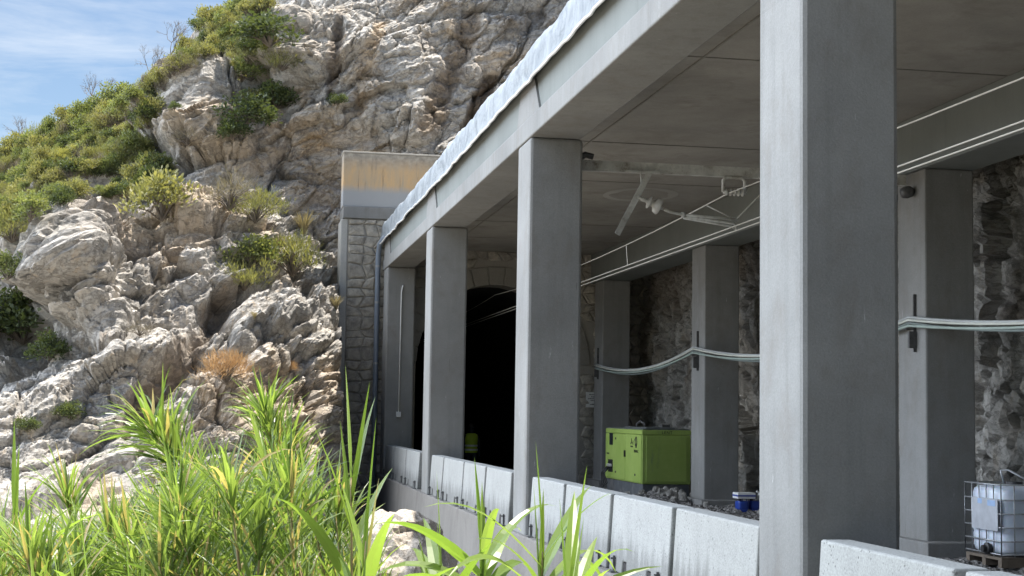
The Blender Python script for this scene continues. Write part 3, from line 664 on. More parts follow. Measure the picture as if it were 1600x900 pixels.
for i, (a, b_, l) in enumerate(BL):
    r = barrier(a, b_, l); r.rotation_euler.z = random.uniform(-.006, .006)
# ------------------------------------------------------------------ overhead line
yc = 22.2
ol = thing('overhead_line_support', 'pale steel beam under ceiling holding sloping post, insulator and wire arms', 'catenary support', (5.05, yc, 3.8))
bmn = MB()
bmn.box(5.06, XR-.035, yc-.10, yc-.09, 3.74, 3.90).box(5.06, XR-.035, yc-.09, yc, 3.74, 3.75).box(5.06, XR-.035, yc-.09, yc, 3.89, 3.90)
for k in range(16): bmn.tube([(5.4+k*.31, yc-.088, 3.82), (5.4+k*.31, yc-.125, 3.82)], .014, 6)
bmn.build('crossbeam', M_DULL, ol)
MB().box(5.06, 5.1, yc-.2, yc+.1, 3.65, 4.0).tube([(5.1, yc-.05, 3.9), (5.22, yc-.1, 3.98), (5.34, yc-.1, 3.95)], .05, 8).build('beam_bracket', M_DARKSTEEL, ol)
pa, pb_ = Vector((6.22, yc-.15, 3.74)), Vector((5.72, yc-.15, 2.77))
dv = (pb_-pa).normalized(); sd = Vector((dv.z, 0, -dv.x))
po = MB()
for s in (-.035, .035):
    c0, c1 = pa+sd*s, pb_+sd*s
    po.tube([c0, c1], .012, 6)
po.add([pa+sd*.035+Vector((0, .03, 0)), pa-sd*.035+Vector((0, .03, 0)), pb_-sd*.035+Vector((0, .03, 0)), pb_+sd*.035+Vector((0, .03, 0)),
        pa+sd*.035+Vector((0, .0, 0)), pa-sd*.035+Vector((0, .0, 0)), pb_-sd*.035+Vector((0, .0, 0)), pb_+sd*.035+Vector((0, .0, 0))],
       [(0, 1, 2, 3), (4, 5, 6, 7), (0, 1, 5, 4), (2, 3, 7, 6), (1, 2, 6, 5), (3, 0, 4, 7)])
po.box(5.85, 6.38, yc-.18, yc-.105, 3.73, 3.76); po.tube([(6.08, yc-.14, 3.74), (6.1, yc-.14, 3.55)], .015, 6)
po.build('hanger_post', M_DULL, ol)
i0, i1 = Vector((6.02, yc-.2, 3.345)), Vector((6.44, yc-.2, 3.175)); ia = (i1-i0).normalized()
ins = MB().lathe([(0, .02), (.06, .02), (.07, .035), (.13, .03), (.14, .025), (.17, .04), (.19, .1), (.205, .1), (.23, .05), (.27, .045), (.30, .11), (.36, .13), (.375, .12), (.38, .03), (.46, .02)], i0, ia, 16)
ins.build('insulator', plain('glazed_porcelain', (.6, .58, .54), .3, 0, .1, 6, 0), ol, 0, True)
nd = Vector((6.75, yc-.2, 3.1))
am = MB().tube([i1, i1+Vector((.1, 0, -.04)), nd+Vector((-.05, 0, .01)), nd], .024, 8)
am.tube([nd, (7.62, yc-.2, 3.06)], .022, 8).tube([nd+Vector((0, 0, -.03)), (7.55, yc-.2, 3.0), (7.585, yc-.2, 2.97), (7.59, yc-.2, 2.90)], .019, 8).tube([nd+Vector((0, 0, -.05)), (7.52, yc-.2, 2.95), (7.57, yc-.2, 2.92)], .016, 8)
am.lathe([(-.04, .035), (.04, .035)], nd, (0, 0, 1), 8)
am.tube([(7.12, yc-.2, 3.26), (7.58, yc-.2, 3.06)], .010, 6)
am.build('steady_arm', M_DULL, ol, 0, True)
cb = MB().tube([(7.42, yc-.1, 3.5), (7.42, yc-.1, 3.68), (7.46, yc-.1, 3.73), (7.72, yc-.1, 3.73), (7.77, yc-.1, 3.68), (7.77, yc-.1, 3.5)], .03, 8)
cbo = cb.build('clamp_frame', M_DULL, ol, 0, True)
MB().lathe([(0, .03)]+[(x, r) for k in range(5) for x, r in ((.03+k*.065, .03), (.04+k*.065, .06), (.06+k*.065, .06), (.07+k*.065, .03))]+[(.36, .03)], (7.42, yc-.1, 3.5), (1, 0, 0), 12).build('pulley_insulator', M_DULL, cbo, 0, True)
def wire(name, label, pts, r, mat=M_WIRE, group=None, sag=0, cat='wire'):
    P_ = [Vector(p) for p in pts]; o = []
    for a_, b_ in zip(P_[:-1], P_[1:]):
        for k in range(10):
            f = k/10; q_ = a_.lerp(b_, f); q_.z -= sag*4*f*(1-f); o.append(q_)
    o.append(P_[-1]); w_ = MB().tube(o, r, 6).build(name, mat, None, 0, True, loc=P_[0]); return tag(w_, label, cat, group)
wire('contact_wire', 'upper of the two parallel wires running under the gallery ceiling into the tunnel', [(7.5, -10.9, 2.93), (7.5, yc, 2.93), (7.5, 62, 2.93)], .011)
wire('contact_wire', 'lower of the two parallel wires running under the gallery ceiling into the tunnel', [(7.58, -10.9, 2.89), (7.58, yc, 2.885), (7.58, 62, 2.89)], .011)
mw = wire('messenger_wire', 'highest wire, sloping across the gallery above the pair of parallel wires', [(7.5, -10.9, 3.50), (7.5, yc-.1, 3.48), (7.5, 43, 3.48), (7.5, 62, 3.45)], .011, sag=.17)
for y in (16.6, 28.2, 37):
    z_ = 3.48-.17*.9
    MB().tube([(7.5, y, z_), (7.53, y, 2.93)], .006, 6).build('dropper', M_WIRE, mw)
    
wire('stay_wire', 'short thin stay running from the wire arm towards the nearest column', [(7.59, yc-.2, 3.06), (7.95, yc-.3, 3.45), (8.9, yc-.35, 4.75)], .012)
# cable bundle on the rear columns
M_CAB = [plain('grey_cable_sheath', (.40, .42, .42), .5, 0, .1, 2, 0), plain('pale_cable_sheath', (.55, .56, .5), .5, 0, .1, 2, 0), plain('dark_cable_sheath', (.16, .19, .18), .5, 0, .1, 2, 0), plain('green_grey_cable_sheath', (.33, .40, .36), .5, 0, .1, 2, 0)]
NM = ['uppermost grey cable', 'second pale cable from the top', 'third darker cable from the top', 'lowest greenish cable']
for k in range(4):
    zk = 1.62-.045*k; xk_ = 10.36-.012*(k % 2)
    P_ = []
    hx = [-8, CY[1]+.5, CY[2]+.3, CY[3]+.4, CY[4]+.3]
    ptsk = []
    for i in range(len(hx)-1):
        a_, b_ = hx[i], hx[i+1]
        sg = (.1, .30, .36, .32)[i]+.02*k*((-1)**k)
        for j in range(14):
            f = j/14; ptsk.append((xk_+.04*math.sin(f*math.pi), a_+(b_-a_)*f, zk-.1*(i == 3)*f-sg*(1-(2*f-1)**2)**1.0+.0*i))
    ptsk.append((xk_, hx[-1], zk-.1))
    w_ = MB().tube(ptsk, .021, 7).build('cable', M_CAB[k], None, 0, True, loc=ptsk[0])
    tag(w_, NM[k]+' of the sagging bundle hung along the rear columns', 'cable', 'cables slung along the rear columns')
for y in (CY[2], CY[3], CY[4]):
    yk = y+.42 if y != CY[2] else y+.32
    MB().box(10.44, XR-.002, yk-.012, yk+.012, 1.08, 1.98).box(10.36, XR-.003, yk-.03, yk+.03, 1.14, 1.40).box(10.30, 10.45, yk-.02, yk+.02, 1.425, 1.445).build('cable_bracket', M_DARKSTEEL, gal)
MB().lathe([(0, .04), (.05, .09), (.12, .1), (.2, .08), (.22, .02)], (10.48, 21.9, 3.62), (-1, 0, -.25), 12).build('ceiling_camera', M_DARKSTEEL, gal, 0, True)
# sign on the portal wall behind the gallery
sg = thing('wall_sign', 'small white sign with dark lines of text on the dark wall by the generator', 'sign', (10.6, 43.44, .5))
MB().box(10.36, 10.86, 43.42, 43.44, .27, .72).build('sign_board', M_WHITE, sg)
rs = random.Random(3)
for z, x0_, x1_ in ((.65, .1, .42), (.585, .16, .36), (.53, .06, .45), (.475, .14, .38), (.36, .12, .44)):
    x = 10.36+x0_; tx = MB()
    while x < 10.36+x1_:
        w_ = rs.uniform(.012, .03); tx.box(x, x+w_, 43.412, 43.4195, z-.016, z+rs.uniform(.0, .016)); x += w_+.009
    tx.build('sign_text', M_BLACK, sg)

# ------------------------------------------------------------------ text to mesh
def text_mesh(s, size, name, mat, parent, M, extr=.003, spacing=1):
    cu = bpy.data.curves.new('t', 'FONT'); cu.body = s; cu.size = size; cu.extrude = extr; cu.align_x = 'CENTER'; cu.space_character = spacing
    o = bpy.data.objects.new('t', cu); COL.objects.link(o)
    me = bpy.data.meshes.new_from_object(o.evaluated_get(bpy.context.evaluated_depsgraph_get()))
    bpy.data.objects.remove(o); me.name = name; me.transform(M); me.materials.clear(); me.materials.append(mat)
    base = Vector(parent['_org']); me.transform(Matrix.Translation(-base))
    q_ = bpy.data.objects.new(name, me); COL.objects.link(q_); q_.parent = parent; return q_
# ------------------------------------------------------------------ generator
gx0, gx1, gy0, gy1, gz0, gz1 = 9.80, 11.02, 35.2, 38.75, -1.60, -.30
gen = thing('diesel_generator', 'lime green enclosed diesel generator standing on ballast between rear columns', 'generator', (10.4, 36.9, -1.9))
m, t, b, o_ = new_mat('lime_green_paint'); v = objco(t)
col = mix(t, ramp(t, noise(t, v, 2.2, 7, .7), .3, .75), (.29, .41, .09), (.39, .51, .14))
col = mix(t, ramp(t, noise(t, mapping(t, v, (1, 1, .3)), 5, 6, .7), .6, .78), col, (.22, .30, .12))
t.links.new(col, b.inputs['Base Color']); b.inputs['Roughness'].default_value = .45; M_LIME = m
body = MB().box(gx0, gx1, gy0, gy1, gz0, gz1-.12).build('enclosure', M_LIME, gen, .02)
MB().box(gx0-.006, gx1+.006, gy0-.006, gy1+.006, gz1-.115, gz1).build('roof_band', M_LIME, gen, .015)
MB().box(gx0+.02, gx1-.02, gy0+.02, gy1-.02, gz1+.002, gz1+.03).box(gx0+.25, gx1-.25, gy0+.5, gy1-.9, gz1+.03, gz1+.06).build('roof_panel', plain('dusty_dark_panel', (.12, .13, .13), .7), gen, .01)
MB().box(gx0+.03, gx1-.03, gy0+.03, gy1-.05, -2.05, gz0-.004).build('base_tank', plain('dark_grey_base', (.10, .11, .12), .6, 0, .3, 4, dirt=(.2, .19, .18)), gen, .01)
MB().tube([(10.3, 37.5, gz1+.05), (10.3, 37.5, gz1+.13), (10.35, 37.35, gz1+.2), (10.42, 37.2, gz1+.14), (10.42, 37.2, gz1+.05)], .03, 8).build('lifting_eye', M_DARKSTEEL, gen)
MB().box(10.55, 10.75, 36.05, 36.3, gz1+.062, gz1+.13).build('exhaust', M_DARKSTEEL, gen)
MB().tube([(gx1+.02, gy0-.01, gz0+.05)]*1+[(gx1+.02, gy0-.01, gz0+.1)], .01, 6)
fx = gx0-.004
for (ya, yb_, nm) in ((gy0+.04, 36.72, 'side_door'), (36.75, gy1-.04, 'side_door')):
    d_ = MB().box(fx-.012, fx+.001, ya, yb_, gz0+.04, gz1-.135).build(nm, M_LIME, gen, .006)
    MB().box(fx-.03, fx-.0125, (yb_ if ya < 36 else ya)-.05, (yb_ if ya < 36 else ya)+.05, -.99, -.83).build('handle', M_BLACK, d_)
for yh in (gy0+.55, 37.65):
    for zh in (gz0+.2, gz1-.25): MB().lathe([(0, .03), (.02, .025)], (fx-.012, yh, zh), (-1, 0, 0), 8).build('latch', M_DARKSTEEL, gen)
MB().box(fx-.022, fx-.0125, 37.95, 38.28, -.72, -.42).build('control_window', plain('smoked_glass', (.03, .035, .04), .15, 0, .1, 3, 0), gen)
MB().box(fx-.02, fx-.0125, 37.95, 38.42, -1.42, -1.10).build('socket_panel', M_BLACK, gen)
for y in (38.05, 38.2, 38.33): MB().lathe([(0, .045), (.05, .04)], (fx-.02, y, -1.25), (-1, 0, -.3), 10).build('socket', M_DULL, gen)
for y in (38.5, 38.35): MB().lathe([(0, .025), (.02, .02)], (fx-.012, y, -.95), (-1, 0, 0), 8).build('warning_label', M_BLACK, gen)
gc = MB()
for k in range(4):
    y = 38.05+.1*k; gc.tube([(fx-.06, y, -1.28), (fx-.2, y+.05, -1.45), (fx-.15, y+.1*k-.1, -1.7), (fx-.25, y+.2-.1*k, -1.85), (fx-.4, y+.1, -1.93)], .013, 6)
gco = gc.build('power_cable', M_BLACK, None, 0, True, loc=(fx-.2, 38.2, -1.93)); tag(gco, 'tangle of black power cables hanging from the green generator socket panel', 'cable')
Mx = Matrix.Translation((fx-.0145, 0, 0))@Matrix(((0, 0, -1, 0), (-1, 0, 0, 0), (0, 1, 0, 0), (0, 0, 0, 1)))
def on_side(y, z): return Matrix.Translation((fx-.0145, y, z))@Matrix(((0, 0, -1, 0), (-1, 0, 0, 0), (0, 1, 0, 0), (0, 0, 0, 1)))
text_mesh('PRAMAC', .10, 'maker_name', M_BLACK, gen, on_side(35.68, -.86))
lg = MB(); c0 = Vector((fx-.0145, 35.68, -.60))
ringp = [(c0+Vector((0, math.cos(a)*.075, math.sin(a)*.12))) for a in np.linspace(-.9, math.pi+.9, 20)]
lg.tube(ringp, .014, 6); lg.box(fx-.022, fx-.0125, 35.635, 35.725, -.745, -.64); lg.build('emblem', M_BLACK, gen)
lg2 = MB()
lg2.tube([c0+Vector((0, .42, .08)), c0+Vector((0, .42, .02)), c0+Vector((0, .5, -.06))], .01, 5).tube([c0+Vector((0, .46, -.03)), c0+Vector((0, .28, -.03))], .01, 5).tube([c0+Vector((0, .28, .03)), c0+Vector((0, .28, -.08))], .01, 5).box(fx-.022, fx-.0125, 35.98, 36.18, -.735, -.70)
lg2.build('lifting_symbol', M_BLACK, gen)
text_mesh('LENT', .10, 'stencil_letters', M_BLACK, gen, Matrix.Translation((10.42, gy0-.0075, gz1-.095))@Matrix(((1, 0, 0, 0), (0, 0, -1, 0), (0, 1, 0, 0), (0, 0, 0, 1))), spacing=1.2)
MB().box(gx0+.1, gx1-.1, gy0-.018, gy0-.003, gz0+.06, gz1-.16).build('end_panel', M_LIME, gen, .006)

# rubble heap stones by the generator
def stone_mesh(name, r, seed, mat, sub=3):
    bm = bmesh.new(); bmesh.ops.create_icosphere(bm, subdivisions=sub, radius=1)
    p = np.array([v_.co[:] for v_ in bm.verts]); a1, a2, a3 = vor(p*1.1+seed*3.7, 300+seed); q_ = 1+.25*a1*.4+.45*a2+.12*fbm(p*2.5+seed, 4, seed)
    for v_, k in zip(bm.verts, q_): v_.co = Vector((v_.co.x*r[0]*k, v_.co.y*r[1]*k, v_.co.z*r[2]*k))
    me = bpy.data.meshes.new(name); bm.to_mesh(me); bm.free(); me.materials.append(mat); return me
def boulder_mesh(name, r, seed, mat):
    bm = bmesh.new(); bmesh.ops.create_icosphere(bm, subdivisions=6, radius=1)
    p = np.array([v_.co[:] for v_ in bm.verts]); a1, a2, a3 = vor(p*1.2+seed, 400+seed); q_ = 1+.10*a1+.16*a2+.10*fbm(p*1.6+seed, 5, seed)+.025*fbm(p*9, 4, seed+3)
    for v_, k in zip(bm.verts, q_): v_.co = Vector((v_.co.x*r[0]*k, v_.co.y*r[1]*k, v_.co.z*r[2]*k))
    me = bpy.data.meshes.new(name); bm.to_mesh(me); bm.free(); me.materials.append(mat); return me
def place(name, me, loc, label, cat, rot=(0, 0, 0), sc=1, group=None):
    o = bpy.data.objects.new(name, me); COL.objects.link(o); o.location = loc; o.rotation_euler = rot; o.scale = (sc,)*3 if not hasattr(sc, '__len__') else sc
    return tag(o, label, cat, group)
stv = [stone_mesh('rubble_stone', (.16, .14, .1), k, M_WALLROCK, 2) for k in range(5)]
rs = random.Random(11)
for k in range(40):
    x, y = 10.2+rs.gauss(0, .6), 33.7+rs.gauss(0, .5)
    if k > 34: x, y = 11.0+rs.gauss(0, .4), 31.0+rs.gauss(0, .6)
    z = -2.0+np.exp(-(((x-9.9)/1.0)**2+((y-33.6)/1.1)**2))*.26+.15*np.exp(-(((x-11)/.9)**2+((y-30.9)/1.3)**2))
    place('rubble_stone', stv[k % 5], (x, y, z+.04), 'small grey rubble stone in the loose heap in front of the generator' if k <= 34 else 'small grey rubble stone at the foot of the rock wall', 'stone', (rs.random()*6, rs.random()*6, rs.random()*6), rs.uniform(.4, 1.0), 'rubble stones on the gallery floor')
# ------------------------------------------------------------------ blue canisters with box
M_BLUE = plain('blue_plastic', (.015, .05, .30), .4, 0, .1, 3, 0)
def canister(x, y, z, label):
    r = thing('jerrycan', label, 'canister', (x, y, z), 'blue canisters at the rear column')
    pr = [(x+.125*math.copysign(abs(math.cos(a))**.6, math.cos(a)), y+.15*math.copysign(abs(math.sin(a))**.6, math.sin(a))) for a in np.linspace(0, 2*math.pi, 20, endpoint=False)]
    mb = MB()
    for z0_, z1_ in ((z, z+.13), (z+.14, z+.28)): mb.prism(pr, z0_, z1_, 'z')
    mb.prism([(x+(a-x)*.94, y+(b_-y)*.94) for a, b_ in pr], z+.01, z+.30, 'z')
    mb.build('body', M_BLUE, r, .012)
    MB().lathe([(0, .035), (.035, .035)], (x-.05, y, z+.30), (0, 0, 1), 10).build('cap', M_BLACK, r)
    MB().tube([(x+.0, y, z+.29), (x+.01, y, z+.35), (x+.09, y, z+.35), (x+.1, y, z+.29)], .012, 6).build('handle', M_BLUE, r)
canister(10.50, 30.0, -1.99, 'left blue plastic canister beside the rear column'); canister(10.78, 30.05, -1.99, 'right blue plastic canister beside the rear column')
bx = thing('cardboard_box', 'flat white and blue box lying on the blue canisters', 'box', (10.62, 30.0, -1.64))
MB().box(10.36, 10.74, 29.84, 30.18, -1.64, -1.52).build('carton', M_WHITE, bx, .006)
MB().box(10.355, 10.745, 29.835, 30.185, -1.595, -1.565).build('printed_stripe', M_BLUE, bx)
place('spray_tool', MB().tube([(0, 0, 0), (.05, 0, .12), (.13, .02, .2)], .03, 8).tube([(.05, 0, .12), (-.02, 0, .18)], .02, 8).build('spray_tool', M_DULL, None, 0, True).data, (10.80, 29.9, -1.66), 'pale angled tool leaning on the right blue canister', 'tool')
bpy.data.objects.remove([o for o in bpy.data.objects if o.name == 'spray_tool' and 'label' not in o][0])
# ------------------------------------------------------------------ IBC tank
ix0, ix1, iy0, iy1, iz = 10.56, 11.56, 19.42, 20.46, -2.0
ibc = thing('water_tank', 'white plastic water tank in galvanised cage on a pallet, lower right', 'tank', (11.06, 19.94, iz))
m, t, b, o_ = new_mat('milky_plastic'); v = objco(t)
col = mix(t, ramp(t, noise(t, v, 3, 6), .3, .7), (.50, .56, .66), (.66, .71, .78)); t.links.new(col, b.inputs['Base Color']); b.inputs['Roughness'].default_value = .35
b.inputs['Subsurface Weight'].default_value = .15; M_MILK = m
tk = MB(); n = 28
def rsq(cx, cy, hx, hy, p=5): return [(cx+hx*math.copysign(abs(math.cos(a))**(2/p), math.cos(a)), cy+hy*math.copysign(abs(math.sin(a))**(2/p), math.sin(a))) for a in np.linspace(0, 2*math.pi, n, endpoint=False)]
lv = []
for z, k in ((iz+.17, .86), (iz+.2, .95), (iz+.26, .985), (iz+.42, 1), (iz+.45, .985), (iz+.48, 1), (iz+.7, 1), (iz+.73, .985), (iz+.76, 1), (iz+1.0, 1), (iz+1.06, .97), (iz+1.1, .88), (iz+1.12, .6)):
    lv += [(x, y, z) for x, y in rsq(11.06, 19.94, .475*k, .495*k)]
kk = len(lv)//n
tk.add(lv, [(i*n+j, i*n+(j+1) % n, (i+1)*n+(j+1) % n, (i+1)*n+j) for i in range(kk-1) for j in range(n)]+[tuple(range(n))[::-1], tuple(range((kk-1)*n, kk*n))])
tk.build('bottle', M_MILK, ibc, 0, True)
cg = MB(); c_ = .02
rect = [(ix0, iy0), (ix1, iy0), (ix1, iy1), (ix0, iy1), (ix0, iy0)]
for z in (iz+.18, iz+.36, iz+.55, iz+.74, iz+.93, iz+1.14): cg.tube([(x, y, z) for x, y in rect], .011, 6)
for f in np.linspace(0, 1, 6):
    for (xa, ya, xb_, yb_) in ((ix0, iy0, ix1, iy0), (ix0, iy1, ix1, iy1), (ix0, iy0, ix0, iy1), (ix1, iy0, ix1, iy1)):
        x, y = xa+(xb_-xa)*f, ya+(yb_-ya)*f; cg.tube([(x, y, iz+.15), (x, y, iz+1.15)], .010, 6)
cg.build('cage', M_STEEL, ibc, 0, True)
MB().box(ix0-.022, ix0-.014, iy0+.06, iy0+.80, iz+.50, iz+.94).build('label_plate', plain('bright_sheet_metal', (.62, .65, .70), .35, .5, .15, 5), ibc)
MB().box(ix0-.025, ix0-.0225, iy0+.12, iy0+.34, iz+.84, iz+.92).box(ix0-.025, ix0-.0225, iy0+.5, iy0+.62, iz+.86, iz+.93).build('sticker', plain('pale_blue_sticker', (.3, .42, .62), .5), ibc)
pl = MB()
for y in (iy0, iy0+.45, iy0+.92): pl.box(ix0, ix1, y, y+.1, iz, iz+.1)
pl.box(ix0, ix1, iy0, iy0+1.02, iz+.102, iz+.14); pl.build('pallet', plain('weathered_wood', (.13, .105, .08), .85, 0, .3, 8), ibc)
MB().lathe([(0, .06), (.05, .06), (.06, .085), (.1, .085), (.11, .05), (.16, .05)], (ix0+.06, 19.78, iz+.24), (-1, 0, 0), 14).build('valve', M_BLACK, ibc)
MB().lathe([(0, .11), (.05, .11)], (11.06, 19.94, iz+1.12), (0, 0, 1), 16).build('lid', M_BLACK, ibc)
MB().tube([(10.98, 20.1, iz+1.13), (10.96, 20.15, iz+1.32), (11.05, 20.1, iz+1.33), (11.2, 19.7, iz+1.16)], .016, 8).build('hose_hook', M_STEEL, ibc, 0, True)

# ------------------------------------------------------------------ person with vest
def skin_obj(name, verts, edges, radii, mat, parent, root=0, sub=2):
    me = bpy.data.meshes.new(name); base = Vector(parent['_org'])
    me.from_pydata([tuple(Vector(v_)-base) for v_ in verts], edges, []); me.materials.append(mat)
    o = bpy.data.objects.new(name, me); COL.objects.link(o); o.parent = parent
    o.modifiers.new('skin', 'SKIN')
    for i, r in enumerate(radii): me.skin_vertices[0].data[i].radius = r if hasattr(r, '__len__') else (r, r)
    me.skin_vertices[0].data[root].use_root = True
    s_ = o.modifiers.new('sub', 'SUBSURF'); s_.levels = sub; s_.render_levels = sub
    for p in me.polygons: p.use_smooth = True
    return o
px, py, pz = 7.62, 47.6, -2.07
per = thing('person', 'worker seen in dark tunnel mouth wearing a yellow reflective vest', 'person', (px, py, pz))
V = []; E_ = []; Rr = []
def jt(p, r, par=None):
    V.append((px+p[0], py+p[1], pz+p[2])); Rr.append(r)
    if par is not None: E_.append((par, len(V)-1))
    return len(V)-1
pel = jt((0, 0, .95), (.15, .11)); wa = jt((0, .01, 1.1), (.135, .10), pel); ch = jt((0, 0, 1.3), (.17, .115), wa); nk = jt((0, 0, 1.46), (.075, .07), ch); nk2 = jt((0, -.01, 1.53), (.055, .055), nk)
h1 = jt((0, -.02, 1.60), (.075, .085), nk2); h2 = jt((0, -.02, 1.68), (.08, .095), h1); h3 = jt((0, -.01, 1.75), (.05, .06), h2)
jt((0, -.115, 1.635), (.016, .02), h1)
for s in (-1, 1):
    a = jt((s*.10, 0, .86), (.09, .09), pel); k = jt((s*.11, -.02, .50), (.06, .06), a); f = jt((s*.11, .02, .10), (.045, .045), k); hl = jt((s*.11, .0, .05), (.045, .04), f); jt((s*.125, -.17, .035), (.045, .03), hl)
    sh = jt((s*.19, 0, 1.40), (.062, .06), ch); el = jt((s*.25, .03, 1.12), (.045, .045), sh); wr = jt((s*.24, -.08, .90), (.03, .028), el); pa_ = jt((s*.235, -.12, .83), (.036, .02), wr)
    for q_, (dx, l1) in enumerate(((-.03, .035), (-.01, .042), (.01, .045), (.03, .038))):
        f1_ = jt((s*.235+dx, -.14, .775), .0095, pa_); jt((s*.235+dx, -.135, .775-l1), .008, f1_)
    jt((s*.195, -.16, .80), .01, pa_)
skin_obj('body', V, E_, Rr, plain('dark_work_clothes', (.03, .033, .045), .9, 0, .2, 8), per)
M_VEST = plain('fluorescent_yellow', (.55, .72, .06), .7, 0, .08, 6)
vm = MB(); nn = 20; rings = [(.86, .20, .155), (.95, .205, .16), (1.1, .19, .15), (1.25, .21, .155), (1.38, .215, .14), (1.44, .19, .12), (1.48, .12, .09)]
vm.add([(px+rx__*math.cos(2*math.pi*j/nn), py+ry*math.sin(2*math.pi*j/nn), pz+z) for z, rx__, ry in rings for j in range(nn)], [(i*nn+j, i*nn+(j+1) % nn, (i+1)*nn+(j+1) % nn, (i+1)*nn+j) for i in range(len(rings)-1) for j in range(nn)])
vst = vm.build('safety_vest', M_VEST, per, 0, True)
for z in (.93, 1.06):
    sm = MB(); sm.add([(px+(.213-.0)*math.cos(2*math.pi*j/nn)*(1 if z < 1 else .965), py+.166*math.sin(2*math.pi*j/nn)*(1 if z < 1 else .965), pz+z+d_) for d_ in (0, .055) for j in range(nn)], [(j, (j+1) % nn, nn+(j+1) % nn, nn+j) for j in range(nn)])
    sm.build('reflective_stripe', plain('reflective_tape', (.85, .86, .8), .3, 0, .03, 4, 0), vst, 0, True)
hm = MB().lathe([(-.02, .098), (.02, .1), (.06, .092), (.09, .065), (.105, .02)], (px, py-.01, pz+1.69), (0, 0, 1), 14); hm.build('hair', plain('dark_hair', (.015, .012, .01), .7), per, 0, True)

# ------------------------------------------------------------------ shrubs
M_L = {
 'yellow': leaf_mat('yellow_green_leaf', (.16, .17, .075), (.29, .285, .14), .35, .6),
 'green': leaf_mat('mid_green_leaf', (.11, .145, .06), (.22, .245, .115), .38, .55),
 'dark': leaf_mat('dark_green_leaf', (.055, .08, .035), (.12, .15, .06), .3, .6),
 'olive': leaf_mat('olive_leaf', (.15, .165, .07), (.29, .29, .13), .35, .7),
 'dry': leaf_mat('dry_twig_leaf', (.16, .14, .12), (.28, .25, .21), .2, .8),
 'rust': leaf_mat('rust_dry_leaf', (.34, .22, .12), (.50, .36, .20), .35, .8, tcol=(1.3, 1.1, .8)),
 'straw': leaf_mat('straw_leaf', (.24, .20, .11), (.36, .32, .19), .3, .8, tcol=(1.3, 1.2, .8)),
}
M_TWIG = plain('twig_bark', (.15, .125, .10), .9, 0, .25, 10, 0)
def shrub_mesh(name, mat, seed, nleaf=1100, ll=.085, lw=.026, shape=(.55, .55, .5), upright=.5, clumps=16, needle=False):
    r = random.Random(seed); mb = MB()
    cl = []
    for k in range(clumps):
        a = r.uniform(0, 6.283); e = r.uniform(.05, 1.35); rad = r.uniform(.45, .95)
        cl.append(Vector((math.cos(a)*math.cos(e)*shape[0]*rad, math.sin(a)*math.cos(e)*shape[1]*rad, .08+math.sin(e)*shape[2]*rad*1.3)))
    for c in cl:
        mid = Vector((c.x*.45, c.y*.45, c.z*.6)); mb.tube([(0, 0, -.08), mid, c], [.02, .012, .006], 4, 1)
    for k in range(nleaf):
        c = r.choice(cl); d = Vector((r.gauss(0, 1), r.gauss(0, 1), r.gauss(0, 1))).normalized()
        p = c+d*r.uniform(.02, .24)
        if p.z < -.05: continue
        di = (d*(1-upright)+Vector((r.gauss(0, .35), r.gauss(0, .35), 1))*upright).normalized()
        sd_ = di.cross(Vector((r.gauss(0, 1), r.gauss(0, 1), r.gauss(0, 1)))).normalized()
        L_ = ll*r.uniform(.6, 1.4); w_ = lw*r.uniform(.6, 1.3)
        if needle: L_ *= 1.6; w_ *= .45
        mb.add([p, p+di*L_*.5+sd_*w_, p+di*L_, p+di*L_*.5-sd_*w_], [(0, 1, 2, 3)])
    me = mb.build(name, [M_L[mat], M_TWIG], None, fix=False)
    d = me.data; bpy.data.objects.remove(me); return d
SH = {
 'yellow': [shrub_mesh('scrub_bush', 'yellow', s, 1500, .09, .022, (.6, .55, .5), .55, 18) for s in (1, 2, 3)],
 'green': [shrub_mesh('scrub_bush', 'green', s, 1500, .085, .026, (.6, .6, .5), .45, 18) for s in (4, 5)],
 'dark': [shrub_mesh('scrub_bush', 'dark', s, 1700, .075, .03, (.6, .55, .48), .3, 20) for s in (6, 7)],
 'olive': [shrub_mesh('scrub_bush', 'olive', s, 1500, .08, .016, (.6, .55, .5), .7, 20, True) for s in (8, 9)],
 'dry': [shrub_mesh('scrub_bush', 'dry', s, 1000, .10, .010, (.6, .55, .45), .5, 26, True) for s in (10, 11)],
 'rust': [shrub_mesh('dry_bush', 'rust', 12, 1900, .12, .010, (.55, .5, .45), .6, 26, True)],
}
def tuft_mesh(name, mat, seed, n=160, h=.7, w=.012, spread=.7):
    r = random.Random(seed); mb = MB()
    for k in range(n):
        a = r.uniform(0, 6.283); le = h*r.uniform(.6, 1.1); out_ = spread*r.uniform(.2, 1)
        d = Vector((math.cos(a), math.sin(a), 0)); sd_ = Vector((-d.y, d.x, 0)); pts_ = []
        for i in range(5):
            f = i/4; pts_.append(d*(.04+out_*le*f**1.6)+Vector((0, 0, le*(f-.35*out_*f*f))))
        vs = []
        for i, p in enumerate(pts_):
            ww = w*(1-i/4*.95); vs += [p-sd_*ww, p+sd_*ww]
        mb.add(vs, [(2*i, 2*i+1, 2*i+3, 2*i+2) for i in range(4)])
    o = mb.build(name, M_L[mat], None, fix=False); d = o.data; bpy.data.objects.remove(o); return d
TU = tuft_mesh('grass_tussock', 'straw', 21)
TUO = tuft_mesh('grass_tussock', 'olive', 22, 200, .6)
